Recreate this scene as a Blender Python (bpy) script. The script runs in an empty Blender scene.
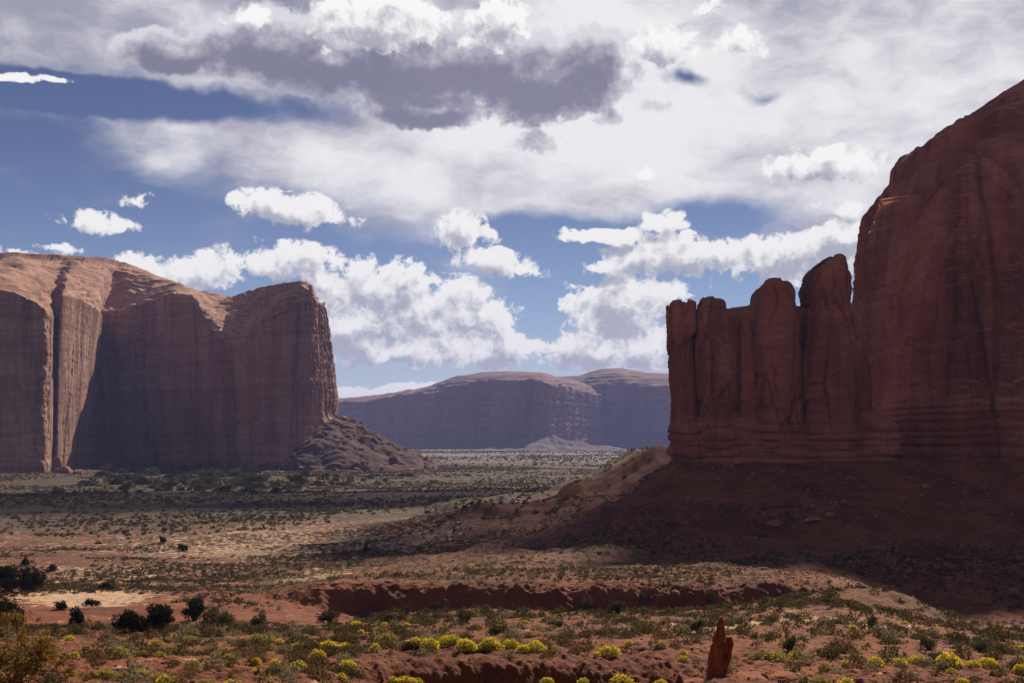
import bpy, bmesh, math, random
import numpy as np
from mathutils import Vector

# ------------------------------------------------------------------ camera, sky, sun, exposure
F = 1407.0            # focal length in pixels of a 1024 px wide picture
HZ = 440.0            # picture row of the horizon
SUN_AZ, SUN_EL = 22.0, 36.0          # degrees right of the view direction, above the horizon
scn = bpy.context.scene
col = scn.collection
cam_d = bpy.data.cameras.new('camera'); cam = bpy.data.objects.new('camera', cam_d); col.objects.link(cam)
cam_d.sensor_width = 36.0
cam_d.lens = 36.0 * F / 1024.0
cam_d.shift_y = (HZ - 341.5) / 1024.0
cam_d.clip_start = 0.5; cam_d.clip_end = 60000
cam.location = (0, 0, 0); cam.rotation_euler = (math.radians(90), 0, 0)
scn.camera = cam
scn.view_settings.view_transform = 'Standard'
scn.view_settings.look = 'None'
scn.view_settings.gamma = 1.0
scn.view_settings.use_curve_mapping = False
scn.view_settings.exposure = 0.40
scn.cycles.use_denoising = True
scn.cycles.max_bounces = 5
scn.cycles.diffuse_bounces = 3
scn.cycles.volume_bounces = 0
scn.cycles.transparent_max_bounces = 4
scn.cycles.use_adaptive_sampling = True
scn.cycles.adaptive_threshold = 0.015

sun_d = bpy.data.lights.new('sun', 'SUN'); sun = bpy.data.objects.new('sun', sun_d); col.objects.link(sun)
sun_d.energy = 5.0; sun_d.angle = math.radians(0.5); sun_d.color = (1.0, 0.90, 0.76)
_az, _el = math.radians(SUN_AZ), math.radians(SUN_EL)
SUN = Vector((math.sin(_az) * math.cos(_el), math.cos(_az) * math.cos(_el), math.sin(_el)))
sun.rotation_euler = SUN.to_track_quat('Z', 'Y').to_euler()


class NT:
    """small helper to write node trees"""
    def __init__(self, tree):
        self.t = tree; self.n = tree.nodes; self.l = tree.links

    def put(self, sock, v):
        if isinstance(v, bpy.types.NodeSocket):
            self.l.new(v, sock)
        elif v is not None:
            sock.default_value = v

    def math(self, op, a, b=None, c=None, clamp=False):
        n = self.n.new('ShaderNodeMath'); n.operation = op; n.use_clamp = clamp
        self.put(n.inputs[0], a); self.put(n.inputs[1], b); self.put(n.inputs[2], c)
        return n.outputs[0]

    def vmath(self, op, a, b=None, scale=None):
        n = self.n.new('ShaderNodeVectorMath'); n.operation = op
        self.put(n.inputs[0], a); self.put(n.inputs[1], b)
        if scale is not None: self.put(n.inputs['Scale'], scale)
        return n.outputs[0]

    def comb(self, x, y, z):
        n = self.n.new('ShaderNodeCombineXYZ')
        self.put(n.inputs[0], x); self.put(n.inputs[1], y); self.put(n.inputs[2], z)
        return n.outputs[0]

    def sep(self, v):
        n = self.n.new('ShaderNodeSeparateXYZ'); self.put(n.inputs[0], v)
        return n.outputs

    def noise(self, vec, scale, detail=5.0, rough=0.55, dist=0.0, lac=2.0, dim='3D'):
        n = self.n.new('ShaderNodeTexNoise'); n.noise_dimensions = dim
        self.put(n.inputs['Vector'], vec); n.inputs['Scale'].default_value = scale
        n.inputs['Detail'].default_value = detail; n.inputs['Roughness'].default_value = rough
        n.inputs['Distortion'].default_value = dist; n.inputs['Lacunarity'].default_value = lac
        return n.outputs['Fac']

    def noisec(self, vec, scale, detail=3.0, rough=0.5, dim='3D'):
        n = self.n.new('ShaderNodeTexNoise'); n.noise_dimensions = dim
        self.put(n.inputs['Vector'], vec); n.inputs['Scale'].default_value = scale
        n.inputs['Detail'].default_value = detail; n.inputs['Roughness'].default_value = rough
        return n.outputs['Color']

    def voro(self, vec, scale, feature='F1', out='Distance', rnd=1.0):
        n = self.n.new('ShaderNodeTexVoronoi'); n.feature = feature
        self.put(n.inputs['Vector'], vec); n.inputs['Scale'].default_value = scale
        n.inputs['Randomness'].default_value = rnd
        return n.outputs[out]

    def voro2(self, vec, scale):
        n = self.n.new('ShaderNodeTexVoronoi'); n.feature = 'F1'; n.voronoi_dimensions = '2D'
        self.put(n.inputs['Vector'], vec); n.inputs['Scale'].default_value = scale
        return n.outputs['Distance']

    def ss(self, v, lo, hi, a=0.0, b=1.0, kind='SMOOTHSTEP'):
        n = self.n.new('ShaderNodeMapRange'); n.interpolation_type = kind; n.clamp = True if kind == 'LINEAR' else n.clamp
        self.put(n.inputs[0], v); self.put(n.inputs[1], lo); self.put(n.inputs[2], hi)
        self.put(n.inputs[3], a); self.put(n.inputs[4], b)
        return n.outputs[0]

    def mix(self, f, a, b, blend='MIX'):
        n = self.n.new('ShaderNodeMix'); n.data_type = 'RGBA'; n.blend_type = blend
        self.put(n.inputs[0], f); self.put(n.inputs[6], a); self.put(n.inputs[7], b)
        return n.outputs[2]

    def blob(self, vec, px, py, rx, ry, rot=0.0):
        u, v = sk(px, py)
        m = self.n.new('ShaderNodeMapping'); m.vector_type = 'TEXTURE'
        self.put(m.inputs[0], vec)
        m.inputs[1].default_value = (u, v, 0)
        m.inputs[2].default_value = (0, 0, math.radians(rot))
        m.inputs[3].default_value = (rx / DEG, ry / DEG, 1)
        g = self.n.new('ShaderNodeTexGradient'); g.gradient_type = 'SPHERICAL'
        self.l.new(m.outputs[0], g.inputs[0])
        return g.outputs['Fac']

    def blobs(self, vec, items, op='MAXIMUM'):
        r = None
        for it in items:
            b = self.blob(vec, *it[:5])
            if len(it) > 5: b = self.math('MULTIPLY', b, it[5])
            r = b if r is None else self.math(op, r, b)
        return r


DEG = F * math.pi / 180.0
def rgb(r, g, b): return (r, g, b, 1.0)
def sk(px, py):
    """sky azimuth / elevation in degrees of a point seen at picture px, py from the viewpoint"""
    a = math.atan((px - 512) / F)
    return math.degrees(a), math.degrees(math.atan((HZ - py) / F * math.cos(a)))

world = bpy.data.worlds.new('World'); scn.world = world
world.use_nodes = True
W = NT(world.node_tree)
for n in list(W.n): W.n.remove(n)
w_out = W.n.new('ShaderNodeOutputWorld'); w_bg = W.n.new('ShaderNodeBackground')
W.l.new(w_bg.outputs[0], w_out.inputs[0])
w_bg.inputs['Strength'].default_value = 0.075
sky = W.n.new('ShaderNodeTexSky'); sky.sky_type = 'NISHITA'; sky.sun_disc = False
sky.sun_elevation = _el; sky.sun_rotation = _az
sky.altitude = 1600; sky.air_density = 1.0; sky.dust_density = 0.15; sky.ozone_density = 3.0
tc = W.n.new('ShaderNodeTexCoord')
d = W.sep(tc.outputs['Generated'])
AZ = W.math('MULTIPLY', W.math('ARCTAN2', d[0], d[1]), 180 / math.pi)
EL = W.math('MULTIPLY', W.math('ARCSINE', d[2]), 180 / math.pi)
P = W.comb(AZ, EL, 0.0)

# turbulence that breaks up every cloud outline
wob = W.vmath('SUBTRACT', W.noisec(P, 0.45, 3.0, 0.6, '2D'), (0.5, 0.5, 0.5))
Pw = W.vmath('ADD', P, W.vmath('MULTIPLY', wob, (1.3, .85, 0)))
wob2 = W.vmath('SUBTRACT', W.noisec(P, 0.16, 2.0, 0.5, '2D'), (0.5, 0.5, 0.5))
Pv = W.vmath('ADD', P, W.vmath('MULTIPLY', wob2, (4.0, 2.4, 0)))

# --- high veil of cirrostratus
veil_m = W.blobs(Pv, [(330, 150, 400, 95, -14, 1.0), (600, 140, 430, 150, -4, 1.25), (860, 90, 460, 210, 0, 1.4),
                      (90, 22, 420, 66, 0, 1.25), (640, -40, 800, 130, 0, 1.3), (1300, 60, 700, 300, 0, 1.2)])
around = W.math('MAXIMUM', W.ss(W.math('ABSOLUTE', AZ), 30.0, 46.0, 0.0, .20), W.ss(EL, 19.5, 28.0, 0.0, .20))
veil_m = W.math('MAXIMUM', veil_m, around)
veil_gap = W.blobs(Pw, [(120, 98, 260, 22, -2, 1.0), (772, 94, 46, 20, 5, 0.62), (686, 77, 38, 12, -8, 0.55), (560, 238, 200, 34, 0, .55), (720, 215, 120, 28, 0, .4)])
streak = W.noise(W.vmath('MULTIPLY', Pw, (0.20, 0.42, 1)), 1.0, 5.0, 0.56, dim='2D')
veil_d = W.math('ADD', W.math('MULTIPLY', veil_m, 1.15), W.math('MULTIPLY', W.math('SUBTRACT', streak, 0.5), 1.25))
veil_d = W.math('SUBTRACT', veil_d, W.math('MULTIPLY', veil_gap, 1.7))
veil_a = W.ss(veil_d, 0.02, 0.80, 0.0, 0.94)

# --- heavy cumulus, seen against the light
dark_items = [(185, 52, 95, 26, 4), (270, 44, 130, 46, 3), (340, 60, 170, 40), (430, 62, 190, 56, 0, 1.05), (540, 78, 120, 56, 4, 1.05),
              (585, 62, 55, 50), (430, 108, 95, 27), (545, 141, 56, 18, 0, .42), (607, 117, 32, 16, 0, .42), (655, 105, 60, 14, 0, .25)]
white_items = [(375, 26, 100, 36), (500, 22, 48, 30), (480, 40, 40, 20), (668, 45, 48, 30, 0, .8), (735, 45, 46, 24, 0, .7), (710, 7, 26, 13, 0, .6),
               (820, 165, 80, 24), (645, 172, 24, 11, 0, .5), (20, 77, 110, 5, 0, .42), (250, 20, 40, 20, 0, .6)]
low_items = [(185, 272, 76, 26, -3), (285, 262, 84, 28, -6), (370, 288, 104, 38), (345, 330, 78, 48), (440, 318, 96, 50), (500, 350, 96, 28),
             (400, 353, 124, 22), (462, 235, 38, 38, 20), (498, 262, 54, 18, -12), (297, 211, 78, 24, -4), (92, 221, 42, 17, -6, .55), (131, 200, 34, 15, 0, .55),
             (131, 226, 22, 11, 0, .42), (625, 316, 96, 60), (600, 350, 90, 30), (655, 350, 66, 26), (610, 236, 84, 10, -1), (690, 256, 120, 28, 2), (790, 258, 120, 32, 6),
             (842, 240, 56, 24, 10), (607, 267, 40, 12), (660, 221, 36, 16, 0, .55), (855, 208, 30, 13, 0, .55), (825, 204, 26, 10, 0, .5), (375, 391, 120, 7, 2), (20, 257, 60, 8, 0, .5),
             (60, 252, 50, 8, 0, .5), (940, 300, 100, 40), (-60, 300, 120, 40)]
LIGHT = (0.22, 0.55, 0.0)            # towards the sun, in degrees of sky

g = bpy.data.node_groups.new('cumulus', 'ShaderNodeTree')
for nm in ('vec', 'point'):
    g.interface.new_socket(nm, in_out='INPUT', socket_type='NodeSocketVector')
for nm in ('dark', 'white', 'low'):
    g.interface.new_socket(nm, in_out='OUTPUT', socket_type='NodeSocketFloat')
G = NT(g)
gi = G.n.new('NodeGroupInput'); go = G.n.new('NodeGroupOutput')
gv, gp = gi.outputs[0], gi.outputs[1]
puff = G.noise(gp, 0.55, 5.0, 0.60, dim='2D')
curl = G.noise(gp, 1.9, 6.0, 0.64, 0.35, dim='2D')
turb = G.math('ADD', G.math('MULTIPLY', G.math('SUBTRACT', puff, 0.5), 1.75), G.math('MULTIPLY', G.math('SUBTRACT', curl, 0.5), 0.95))
for k, items in enumerate((dark_items, white_items, low_items)):
    m = G.blobs(gv, items)
    t = G.math('MULTIPLY', G.math('MULTIPLY', turb, (0.50, 0.80, 0.98)[k]), G.math('MULTIPLY', m, 5.0, clamp=True))
    G.l.new(G.math('ADD', m, t), go.inputs[k])

def cumulus(off):
    n = W.n.new('ShaderNodeGroup'); n.node_tree = g
    W.put(n.inputs[0], W.vmath('ADD', Pw, off)); W.put(n.inputs[1], W.vmath('ADD', P, off))
    return n.outputs
c0 = cumulus((0, 0, 0)); c1 = cumulus(LIGHT)

nish = sky.outputs[0]
# deepen the blue the way the (polarised) photograph shows it
hs = W.n.new('ShaderNodeHueSaturation'); hs.inputs['Saturation'].default_value = 1.12; hs.inputs['Value'].default_value = 0.62
W.l.new(nish, hs.inputs['Color'])
hz_t = W.ss(EL, 0.0, 14.0)
base = W.mix(hz_t, W.mix(1.0, hs.outputs[0], rgb(1.12, 1.02, 1.10), 'MULTIPLY'), W.mix(1.0, hs.outputs[0], rgb(0.80, 0.60, 0.66), 'MULTIPLY'))
# veil colour: bright where thin towards the sun, lavender grey where thick
vn = W.noise(W.vmath('MULTIPLY', Pw, (0.16, 0.34, 1)), 1.0, 5.0, 0.6, dim='2D')
glow = W.blobs(P, [(620, 120, 330, 170, 0, 1.0), (300, 150, 260, 60, -12, .5), (930, 60, 200, 90, 0, .5)])
vt = W.math('ADD', W.math('MULTIPLY', glow, 0.75), W.math('MULTIPLY', W.math('SUBTRACT', vn, 0.5), 1.6))
veil_c = W.mix(W.ss(vt, -0.25, 0.55), rgb(3.6, 3.55, 4.5), rgb(9.4, 9.2, 9.2))
skyc = W.mix(veil_a, base, veil_c)

def cloud_layer(under, k, lo, hi, thick_lo, thick_hi, bright, grey, lit_gain, amax=1.0, top=None):
    a = W.ss(c0[k], lo, hi, 0.0, amax)
    rim = W.math('SUBTRACT', c0[k], c1[k])                # positive where the sun side is thinner
    lit = W.math('MULTIPLY', rim, lit_gain)
    thick = W.math('SUBTRACT', W.ss(c0[k], thick_lo, thick_hi, kind='LINEAR'), lit)
    if top is not None: thick = W.math('SUBTRACT', thick, W.math('MULTIPLY', top, 0.55))
    c = W.mix(W.ss(thick, 0.0, 1.0), bright, grey)
    return W.mix(a, under, c)

skyc = cloud_layer(skyc, 2, 0.15, 0.42, 0.12, 1.10, rgb(9.7, 9.5, 9.3), rgb(4.3, 4.4, 5.2), 1.5, 0.98)
topl = W.ss(W.math('ADD', EL, W.math('MULTIPLY', W.math('SUBTRACT', vn, 0.5), 3.0)), 14.6, 17.6)
skyc = cloud_layer(skyc, 0, 0.12, 0.34, 0.10, 0.62, rgb(7.4, 7.2, 7.7), rgb(2.15, 2.1, 3.0), 0.9, 0.97, topl)
skyc = cloud_layer(skyc, 1, 0.16, 0.44, 0.10, 1.05, rgb(10.0, 9.8, 9.6), rgb(4.2, 4.2, 5.0), 1.45, 0.98)
W.l.new(skyc, w_bg.inputs['Color'])
world.cycles.sampling_method = 'MANUAL'; world.cycles.sample_map_resolution = 512
# ------------------------------------------------------------------ END OF SKY

# ------------------------------------------------------------------ numeric noise used to shape rock and ground
rng = np.random.default_rng(7)
_perm = np.concatenate([rng.permutation(256)] * 3).astype(np.int32)
_g3 = rng.normal(size=(256, 3)); _g3 /= np.linalg.norm(_g3, axis=1)[:, None]
_g3 = _g3.astype(np.float32)

def perlin(x, y, z):
    x, y, z = np.broadcast_arrays(np.asarray(x, np.float32), np.asarray(y, np.float32), np.asarray(z, np.float32))
    xi, yi, zi = np.floor(x), np.floor(y), np.floor(z)
    fx, fy, fz = x - xi, y - yi, z - zi
    xi, yi, zi = xi.astype(np.int32) & 255, yi.astype(np.int32) & 255, zi.astype(np.int32) & 255
    u, v, w = [f * f * f * (f * (f * 6 - 15) + 10) for f in (fx, fy, fz)]
    out = 0
    for dx in (0, 1):
        wx = u if dx else 1 - u
        pa = _perm[xi + dx]
        for dy in (0, 1):
            wy = v if dy else 1 - v
            pb = _perm[pa + yi + dy]
            for dz in (0, 1):
                wz = w if dz else 1 - w
                gr = _g3[_perm[pb + zi + dz]]
                out = out + wx * wy * wz * (gr[..., 0] * (fx - dx) + gr[..., 1] * (fy - dy) + gr[..., 2] * (fz - dz))
    return out * 1.5

def fbm(x, y, z=0.0, octs=5, gain=0.5, lac=2.03):
    r, a, f = 0, 1.0, 1.0
    for i in range(octs):
        r = r + a * perlin(np.asarray(x) * f + 17.3 * i, np.asarray(y) * f - 9.1 * i, np.asarray(z) * f + 4.7 * i)
        a *= gain; f *= lac
    return r

def ridged(x, y, z=0.0, octs=4, gain=0.5):
    r, a, f = 0, 1.0, 1.0
    for i in range(octs):
        r = r + a * (1 - 2 * np.abs(perlin(np.asarray(x) * f + 31.7 * i, np.asarray(y) * f, np.asarray(z) * f + 11.3 * i)))
        a *= gain; f *= 2.1
    return r

def worley(x, y, seed=0):
    """distance to the nearest and second nearest cell point, and a random number per cell"""
    x, y = np.broadcast_arrays(np.asarray(x, np.float32), np.asarray(y, np.float32))
    xi, yi = np.floor(x).astype(np.int32), np.floor(y).astype(np.int32)
    f1 = np.full(x.shape, 9.0, np.float32); f2 = f1.copy(); cid = np.zeros(x.shape, np.float32)
    for dx in (-1, 0, 1):
        for dy in (-1, 0, 1):
            cx, cy = xi + dx, yi + dy
            h = (cx * 374761393 + cy * 668265263 + seed * 974711).astype(np.uint32)
            h = (h ^ (h >> 13)) * np.uint32(1274126177); h = h ^ (h >> 16)
            jx = (h & 1023) / 1023.0; jy = ((h >> 10) & 1023) / 1023.0; r = ((h >> 20) & 1023) / 1023.0
            dd = np.hypot(cx + jx - x, cy + jy - y).astype(np.float32)
            near = dd < f1
            f2 = np.where(near, f1, np.minimum(f2, dd)); cid = np.where(near, r, cid); f1 = np.where(near, dd, f1)
    return f1, f2, cid

def sstep(x, a, b):
    t = np.clip((np.asarray(x, float) - a) / (b - a), 0, 1)
    return t * t * (3 - 2 * t)

def W3(px, py, D):
    return np.array([(px - 512.0) / F * D, D, (HZ - py) / F * D])

# ------------------------------------------------------------------ mesh helpers
def mesh_arrays(name, V, faces_list, mat, smooth=True, attrs=None):
    """faces_list: list of (n,3) / (n,4) integer arrays"""
    me = bpy.data.meshes.new(name)
    V = np.asarray(V, np.float32)
    me.vertices.add(len(V)); me.vertices.foreach_set('co', V.ravel())
    tot = np.concatenate([np.full(len(f), f.shape[1], np.int32) for f in faces_list])
    loops = np.concatenate([f.ravel() for f in faces_list]).astype(np.int32)
    me.loops.add(len(loops)); me.loops.foreach_set('vertex_index', loops)
    me.polygons.add(len(tot))
    me.polygons.foreach_set('loop_start', np.concatenate([[0], np.cumsum(tot)[:-1]]).astype(np.int32))
    me.polygons.foreach_set('loop_total', tot)
    me.polygons.foreach_set('use_smooth', np.full(len(tot), smooth))
    if attrs:
        for k, a in attrs.items():
            at = me.attributes.new(k, 'FLOAT', 'POINT'); at.data.foreach_set('value', np.asarray(a, np.float32).ravel())
    me.update(calc_edges=True)
    if mat: me.materials.append(mat)
    return me

def grid_faces(nu, nv, wrap=False):
    """vertex index = i * nv + j"""
    i = np.arange(nu if wrap else nu - 1); j = np.arange(nv - 1)
    I, J = np.meshgrid(i, j, indexing='ij'); I2 = (I + 1) % nu
    return np.stack([I * nv + J, I2 * nv + J, I2 * nv + J + 1, I * nv + J + 1], -1).reshape(-1, 4)

def link(name, me, parent=None, loc=None):
    o = bpy.data.objects.new(name, me); col.objects.link(o)
    if parent: o.parent = parent
    if loc is not None: o.location = loc
    return o

def tag(o, label=None, cat=None, group=None, kind=None):
    if label: o['label'] = label
    if cat: o['category'] = cat
    if group: o['group'] = group
    if kind: o['kind'] = kind
    return o

def empty(name, loc, rz=0.0):
    o = bpy.data.objects.new(name, None); col.objects.link(o); o.location = loc; o.rotation_euler = (0, 0, rz)
    return o

def grid_normals(Pg, wrap=False):
    if wrap:
        du = np.roll(Pg, -1, 0) - np.roll(Pg, 1, 0)
    else:
        du = np.gradient(Pg, axis=0)
    dv = np.gradient(Pg, axis=1)
    n = np.cross(du, dv); n /= np.linalg.norm(n, axis=-1)[..., None] + 1e-9
    return n

# ------------------------------------------------------------------ materials
def new_mat(name):
    m = bpy.data.materials.new(name); m.use_nodes = True
    t = NT(m.node_tree)
    for n in list(t.n): t.n.remove(n)
    out = t.n.new('ShaderNodeOutputMaterial')
    return m, t, out

def principled(t, out, color, rough=0.9, normal=None, spec=0.15):
    b = t.n.new('ShaderNodeBsdfPrincipled')
    t.put(b.inputs['Base Color'], color); t.put(b.inputs['Roughness'], rough)
    b.inputs['Specular IOR Level'].default_value = spec
    if normal is not None: t.l.new(normal, b.inputs['Normal'])
    t.l.new(b.outputs[0], out.inputs[0])
    return b

def bump(t, height, dist, strength=1.0, normal=None):
    b = t.n.new('ShaderNodeBump'); b.inputs['Strength'].default_value = strength; b.inputs['Distance'].default_value = dist
    t.l.new(height, b.inputs['Height'])
    if normal is not None: t.l.new(normal, b.inputs['Normal'])
    return b.outputs[0]

def rock_material(name, s, red, pale, varnish, strata_h, streak=0.6, bump_d=0.5, strata_mix=0.6):
    """layered desert sandstone; s = size in metres of its larger patches"""
    m, t, out = new_mat(name)
    geo = t.n.new('ShaderNodeNewGeometry'); pos = geo.outputs['Position']
    warp = t.noise(pos, 1.2 / s, 3, 0.5)
    z = t.sep(pos)[2]
    zz = t.math('ADD', z, t.math('MULTIPLY', warp, strata_h * 1.6))
    bands = t.noise(t.comb(0.0, 0.0, zz), 1.0 / strata_h, 4, 0.65)
    blot = t.noise(pos, 1.0 / s, 6, 0.6)
    c = t.mix(t.ss(t.math('ADD', t.math('MULTIPLY', bands, strata_mix), t.math('MULTIPLY', blot, 1 - strata_mix)), 0.36, 0.66), red, pale)
    stv = t.vmath('MULTIPLY', pos, (1.0, 1.0, 0.06))
    st1 = t.noise(stv, 1.9 / s, 5, 0.62)
    st2 = t.noise(stv, 7.0 / s, 3, 0.6)
    nz = t.math('ABSOLUTE', t.sep(geo.outputs['True Normal'])[2])
    wall = t.ss(nz, 0.35, 0.65, 1.0, 0.0)
    v = t.math('MULTIPLY', t.ss(t.math('ADD', t.math('MULTIPLY', st1, 0.75), t.math('MULTIPLY', st2, 0.25)), 0.45, 0.62), wall)
    c = t.mix(t.math('MULTIPLY', v, streak), c, varnish)
    pl = t.math('MULTIPLY', t.ss(st1, 0.30, 0.40, 1.0, 0.0), wall)
    c = t.mix(t.math('MULTIPLY', pl, 0.5), c, pale)
    grain = t.noise(pos, 14.0 / s, 5, 0.65)
    c = t.mix(t.math('MULTIPLY', t.ss(grain, 0.35, 0.7, 0.0, 1.0), 0.35), c, t.mix(0.5, c, varnish))
    hgt = t.math('ADD', t.math('MULTIPLY', grain, 0.5), t.math('ADD', t.math('MULTIPLY', bands, 0.35), t.math('MULTIPLY', st2, 0.25)))
    principled(t, out, c, 0.93, bump(t, hgt, bump_d, 0.8))
    return m

M = {}
M['butte'] = rock_material('red_sandstone', 26.0, rgb(.30, .080, .038), rgb(.52, .19, .105), rgb(.085, .027, .021), 5.0, 0.65, 1.3, 0.30)
M['mesa'] = rock_material('mesa_sandstone', 45.0, rgb(.27, .115, .070), rgb(.50, .29, .185), rgb(.060, .029, .026), 9.0, 0.6, 2.2)
M['far'] = rock_material('far_sandstone', 130.0, rgb(.17, .080, .060), rgb(.27, .150, .11), rgb(.08, .042, .040), 22.0, 0.6, 5.0)
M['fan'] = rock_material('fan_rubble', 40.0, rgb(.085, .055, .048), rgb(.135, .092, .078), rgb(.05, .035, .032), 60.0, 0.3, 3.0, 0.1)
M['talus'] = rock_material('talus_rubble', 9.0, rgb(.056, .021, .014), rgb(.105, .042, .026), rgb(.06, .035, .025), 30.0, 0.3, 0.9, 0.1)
M['boulder'] = rock_material('boulder_rock', 2.5, rgb(.22, .085, .048), rgb(.36, .16, .095), rgb(.09, .04, .03), 0.8, 0.3, 0.10)
M['near_rock'] = rock_material('near_red_rock', 0.6, rgb(.20, .056, .022), rgb(.36, .115, .040), rgb(.09, .030, .020), 0.35, 0.3, 0.03)

def ground_material():
    m, t, out = new_mat('desert_ground')
    geo = t.n.new('ShaderNodeNewGeometry'); pos = geo.outputs['Position']
    def attr(n):
        a = t.n.new('ShaderNodeAttribute'); a.attribute_name = n; return a.outputs['Fac']
    sand, veg, far = attr('sand'), attr('veg'), attr('far')
    n1 = t.noise(pos, 0.09, 6, 0.6); n2 = t.noise(pos, 0.8, 5, 0.6); n3 = t.noise(pos, 5.0, 4, 0.65)
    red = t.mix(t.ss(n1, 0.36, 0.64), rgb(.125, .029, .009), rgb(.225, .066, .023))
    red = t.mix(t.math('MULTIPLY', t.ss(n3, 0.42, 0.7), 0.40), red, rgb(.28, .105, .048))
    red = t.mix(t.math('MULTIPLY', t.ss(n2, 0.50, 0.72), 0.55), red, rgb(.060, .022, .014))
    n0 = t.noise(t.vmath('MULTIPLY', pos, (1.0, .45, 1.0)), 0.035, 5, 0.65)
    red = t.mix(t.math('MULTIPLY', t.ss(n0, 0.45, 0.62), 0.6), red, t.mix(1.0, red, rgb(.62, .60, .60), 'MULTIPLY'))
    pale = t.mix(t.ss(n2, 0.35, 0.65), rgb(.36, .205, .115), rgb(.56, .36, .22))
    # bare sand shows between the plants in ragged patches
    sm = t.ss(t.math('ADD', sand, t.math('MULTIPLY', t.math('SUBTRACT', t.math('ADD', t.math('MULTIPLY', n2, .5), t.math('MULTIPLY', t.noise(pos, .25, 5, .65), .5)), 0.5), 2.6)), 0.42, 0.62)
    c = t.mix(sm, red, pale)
    # low ground cover: dry grass and litter
    gm = t.noise(pos, 0.55, 6, 0.7)
    g2 = t.voro(pos, 0.42)
    gv = t.ss(t.math('ADD', t.math('MULTIPLY', veg, 1.0), t.math('MULTIPLY', t.math('SUBTRACT', gm, 0.5), 2.4)), 0.42, 0.60)
    gc = t.mix(t.ss(n1, 0.4, 0.6), rgb(.040, .028, .014), rgb(.068, .047, .024))
    c = t.mix(t.math('MULTIPLY', gv, 0.9), c, gc)
    # far plain: brush too small to tell apart, in metre-wide tufts
    fs = t.ss(t.math('SUBTRACT', t.noise(pos, 0.12, 5, 0.7), t.math('MULTIPLY', t.noise(pos, 0.010, 4, 0.6), 0.35)), 0.24, 0.38)
    fc = t.mix(fs, rgb(.27, .19, .13), rgb(.085, .070, .048))
    c = t.mix(far, c, fc)
    hgt = t.math('ADD', t.math('MULTIPLY', n3, 0.35), t.math('MULTIPLY', n2, 0.65))
    principled(t, out, c, 0.95, bump(t, hgt, 0.35, 0.7))
    return m
M['ground'] = ground_material()

def leaf_material(name, c1, c2, trans=0.35, scale=3.0, shade=0.35):
    m, t, out = new_mat(name)
    oi = t.n.new('ShaderNodeObjectInfo'); geo = t.n.new('ShaderNodeNewGeometry')
    n = t.noise(geo.outputs['Position'], scale, 2, 0.5)
    f = t.math('ADD', t.math('MULTIPLY', t.ss(n, 0.3, 0.7), 0.6), t.math('MULTIPLY', oi.outputs['Random'], 0.4))
    c = t.mix(f, c1, c2)
    c = t.mix(t.math('MULTIPLY', geo.outputs['Random Per Island'], shade), c, t.mix(1.0, c, rgb(.45, .42, .38), 'MULTIPLY'))
    dif = t.n.new('ShaderNodeBsdfDiffuse'); tr = t.n.new('ShaderNodeBsdfTranslucent'); mx = t.n.new('ShaderNodeMixShader')
    t.l.new(c, dif.inputs[0]); t.l.new(c, tr.inputs[0]); mx.inputs[0].default_value = trans
    t.l.new(dif.outputs[0], mx.inputs[1]); t.l.new(tr.outputs[0], mx.inputs[2]); t.l.new(mx.outputs[0], out.inputs[0])
    return m
M['sage'] = leaf_material('sage_leaves', rgb(.062, .049, .022), rgb(.125, .100, .044), 0.42)
M['sage_pale'] = leaf_material('pale_brush_leaves', rgb(.20, .16, .085), rgb(.33, .265, .145), 0.35)
M['sage_brown'] = leaf_material('brown_brush_twigs', rgb(.12, .075, .035), rgb(.20, .125, .060), 0.3)
M['rabbit_leaf'] = leaf_material('rabbitbrush_leaves', rgb(.15, .15, .045), rgb(.25, .23, .075), 0.4)
M['rabbit_flower'] = leaf_material('rabbitbrush_flowers', rgb(.72, .50, .030), rgb(.82, .66, .07), 0.5)
M['rabbit_faded'] = leaf_material('faded_rabbitbrush_flowers', rgb(.36, .26, .06), rgb(.52, .41, .11), 0.45)
M['grass'] = leaf_material('dry_grass_blades', rgb(.34, .225, .075), rgb(.52, .385, .155), 0.5)
M['juniper'] = leaf_material('juniper_needles', rgb(.020, .026, .012), rgb(.050, .055, .024), 0.2)
M['olive'] = leaf_material('olive_leaves', rgb(.055, .055, .022), rgb(.11, .10, .040), 0.3)
M['gold_leaf'] = leaf_material('golden_leaves', rgb(.23, .13, .03), rgb(.36, .22, .05), 0.4)
M['bark'] = rock_material('shaggy_bark', 0.5, rgb(.075, .045, .028), rgb(.13, .085, .055), rgb(.03, .02, .015), 0.3, 0.4, 0.02)

# ------------------------------------------------------------------ the ground: one sheet from under the camera to the horizon
_tail_D = [450, 500, 600, 800, 1200, 1600, 3000, 5000, 8000, 15000, 40000]
_tail_h = [33.3, 35, 37, 39.5, 42, 43.3, 48.5, 55.5, 62, 80, 120]
def _tab(D, h): return np.array(D + _tail_D, float), np.array(h + _tail_h, float)
T_L = _tab([0, 20, 40, 46, 60, 75, 90, 110, 130, 150, 200, 230, 270, 320, 400],
           [1.7, 4.4, 7.3, 8.1, 9.4, 11.0, 12.4, 15.2, 17.8, 19.8, 23.5, 25.0, 27.2, 29.2, 32.0])
T_C = _tab([0, 20, 40, 46, 52, 56.5, 59.5, 64, 80, 100, 120, 130, 150, 175, 203, 206, 208.6, 214, 260, 300, 350, 400],
           [1.7, 4.8, 8.6, 10.0, 11.4, 11.2, 9.2, 9.35, 11.2, 13.0, 14.7, 16.5, 21.0, 24.2, 26.2, 25.6, 22.0, 21.6, 24.2, 26.4, 28.8, 31.0])
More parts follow.
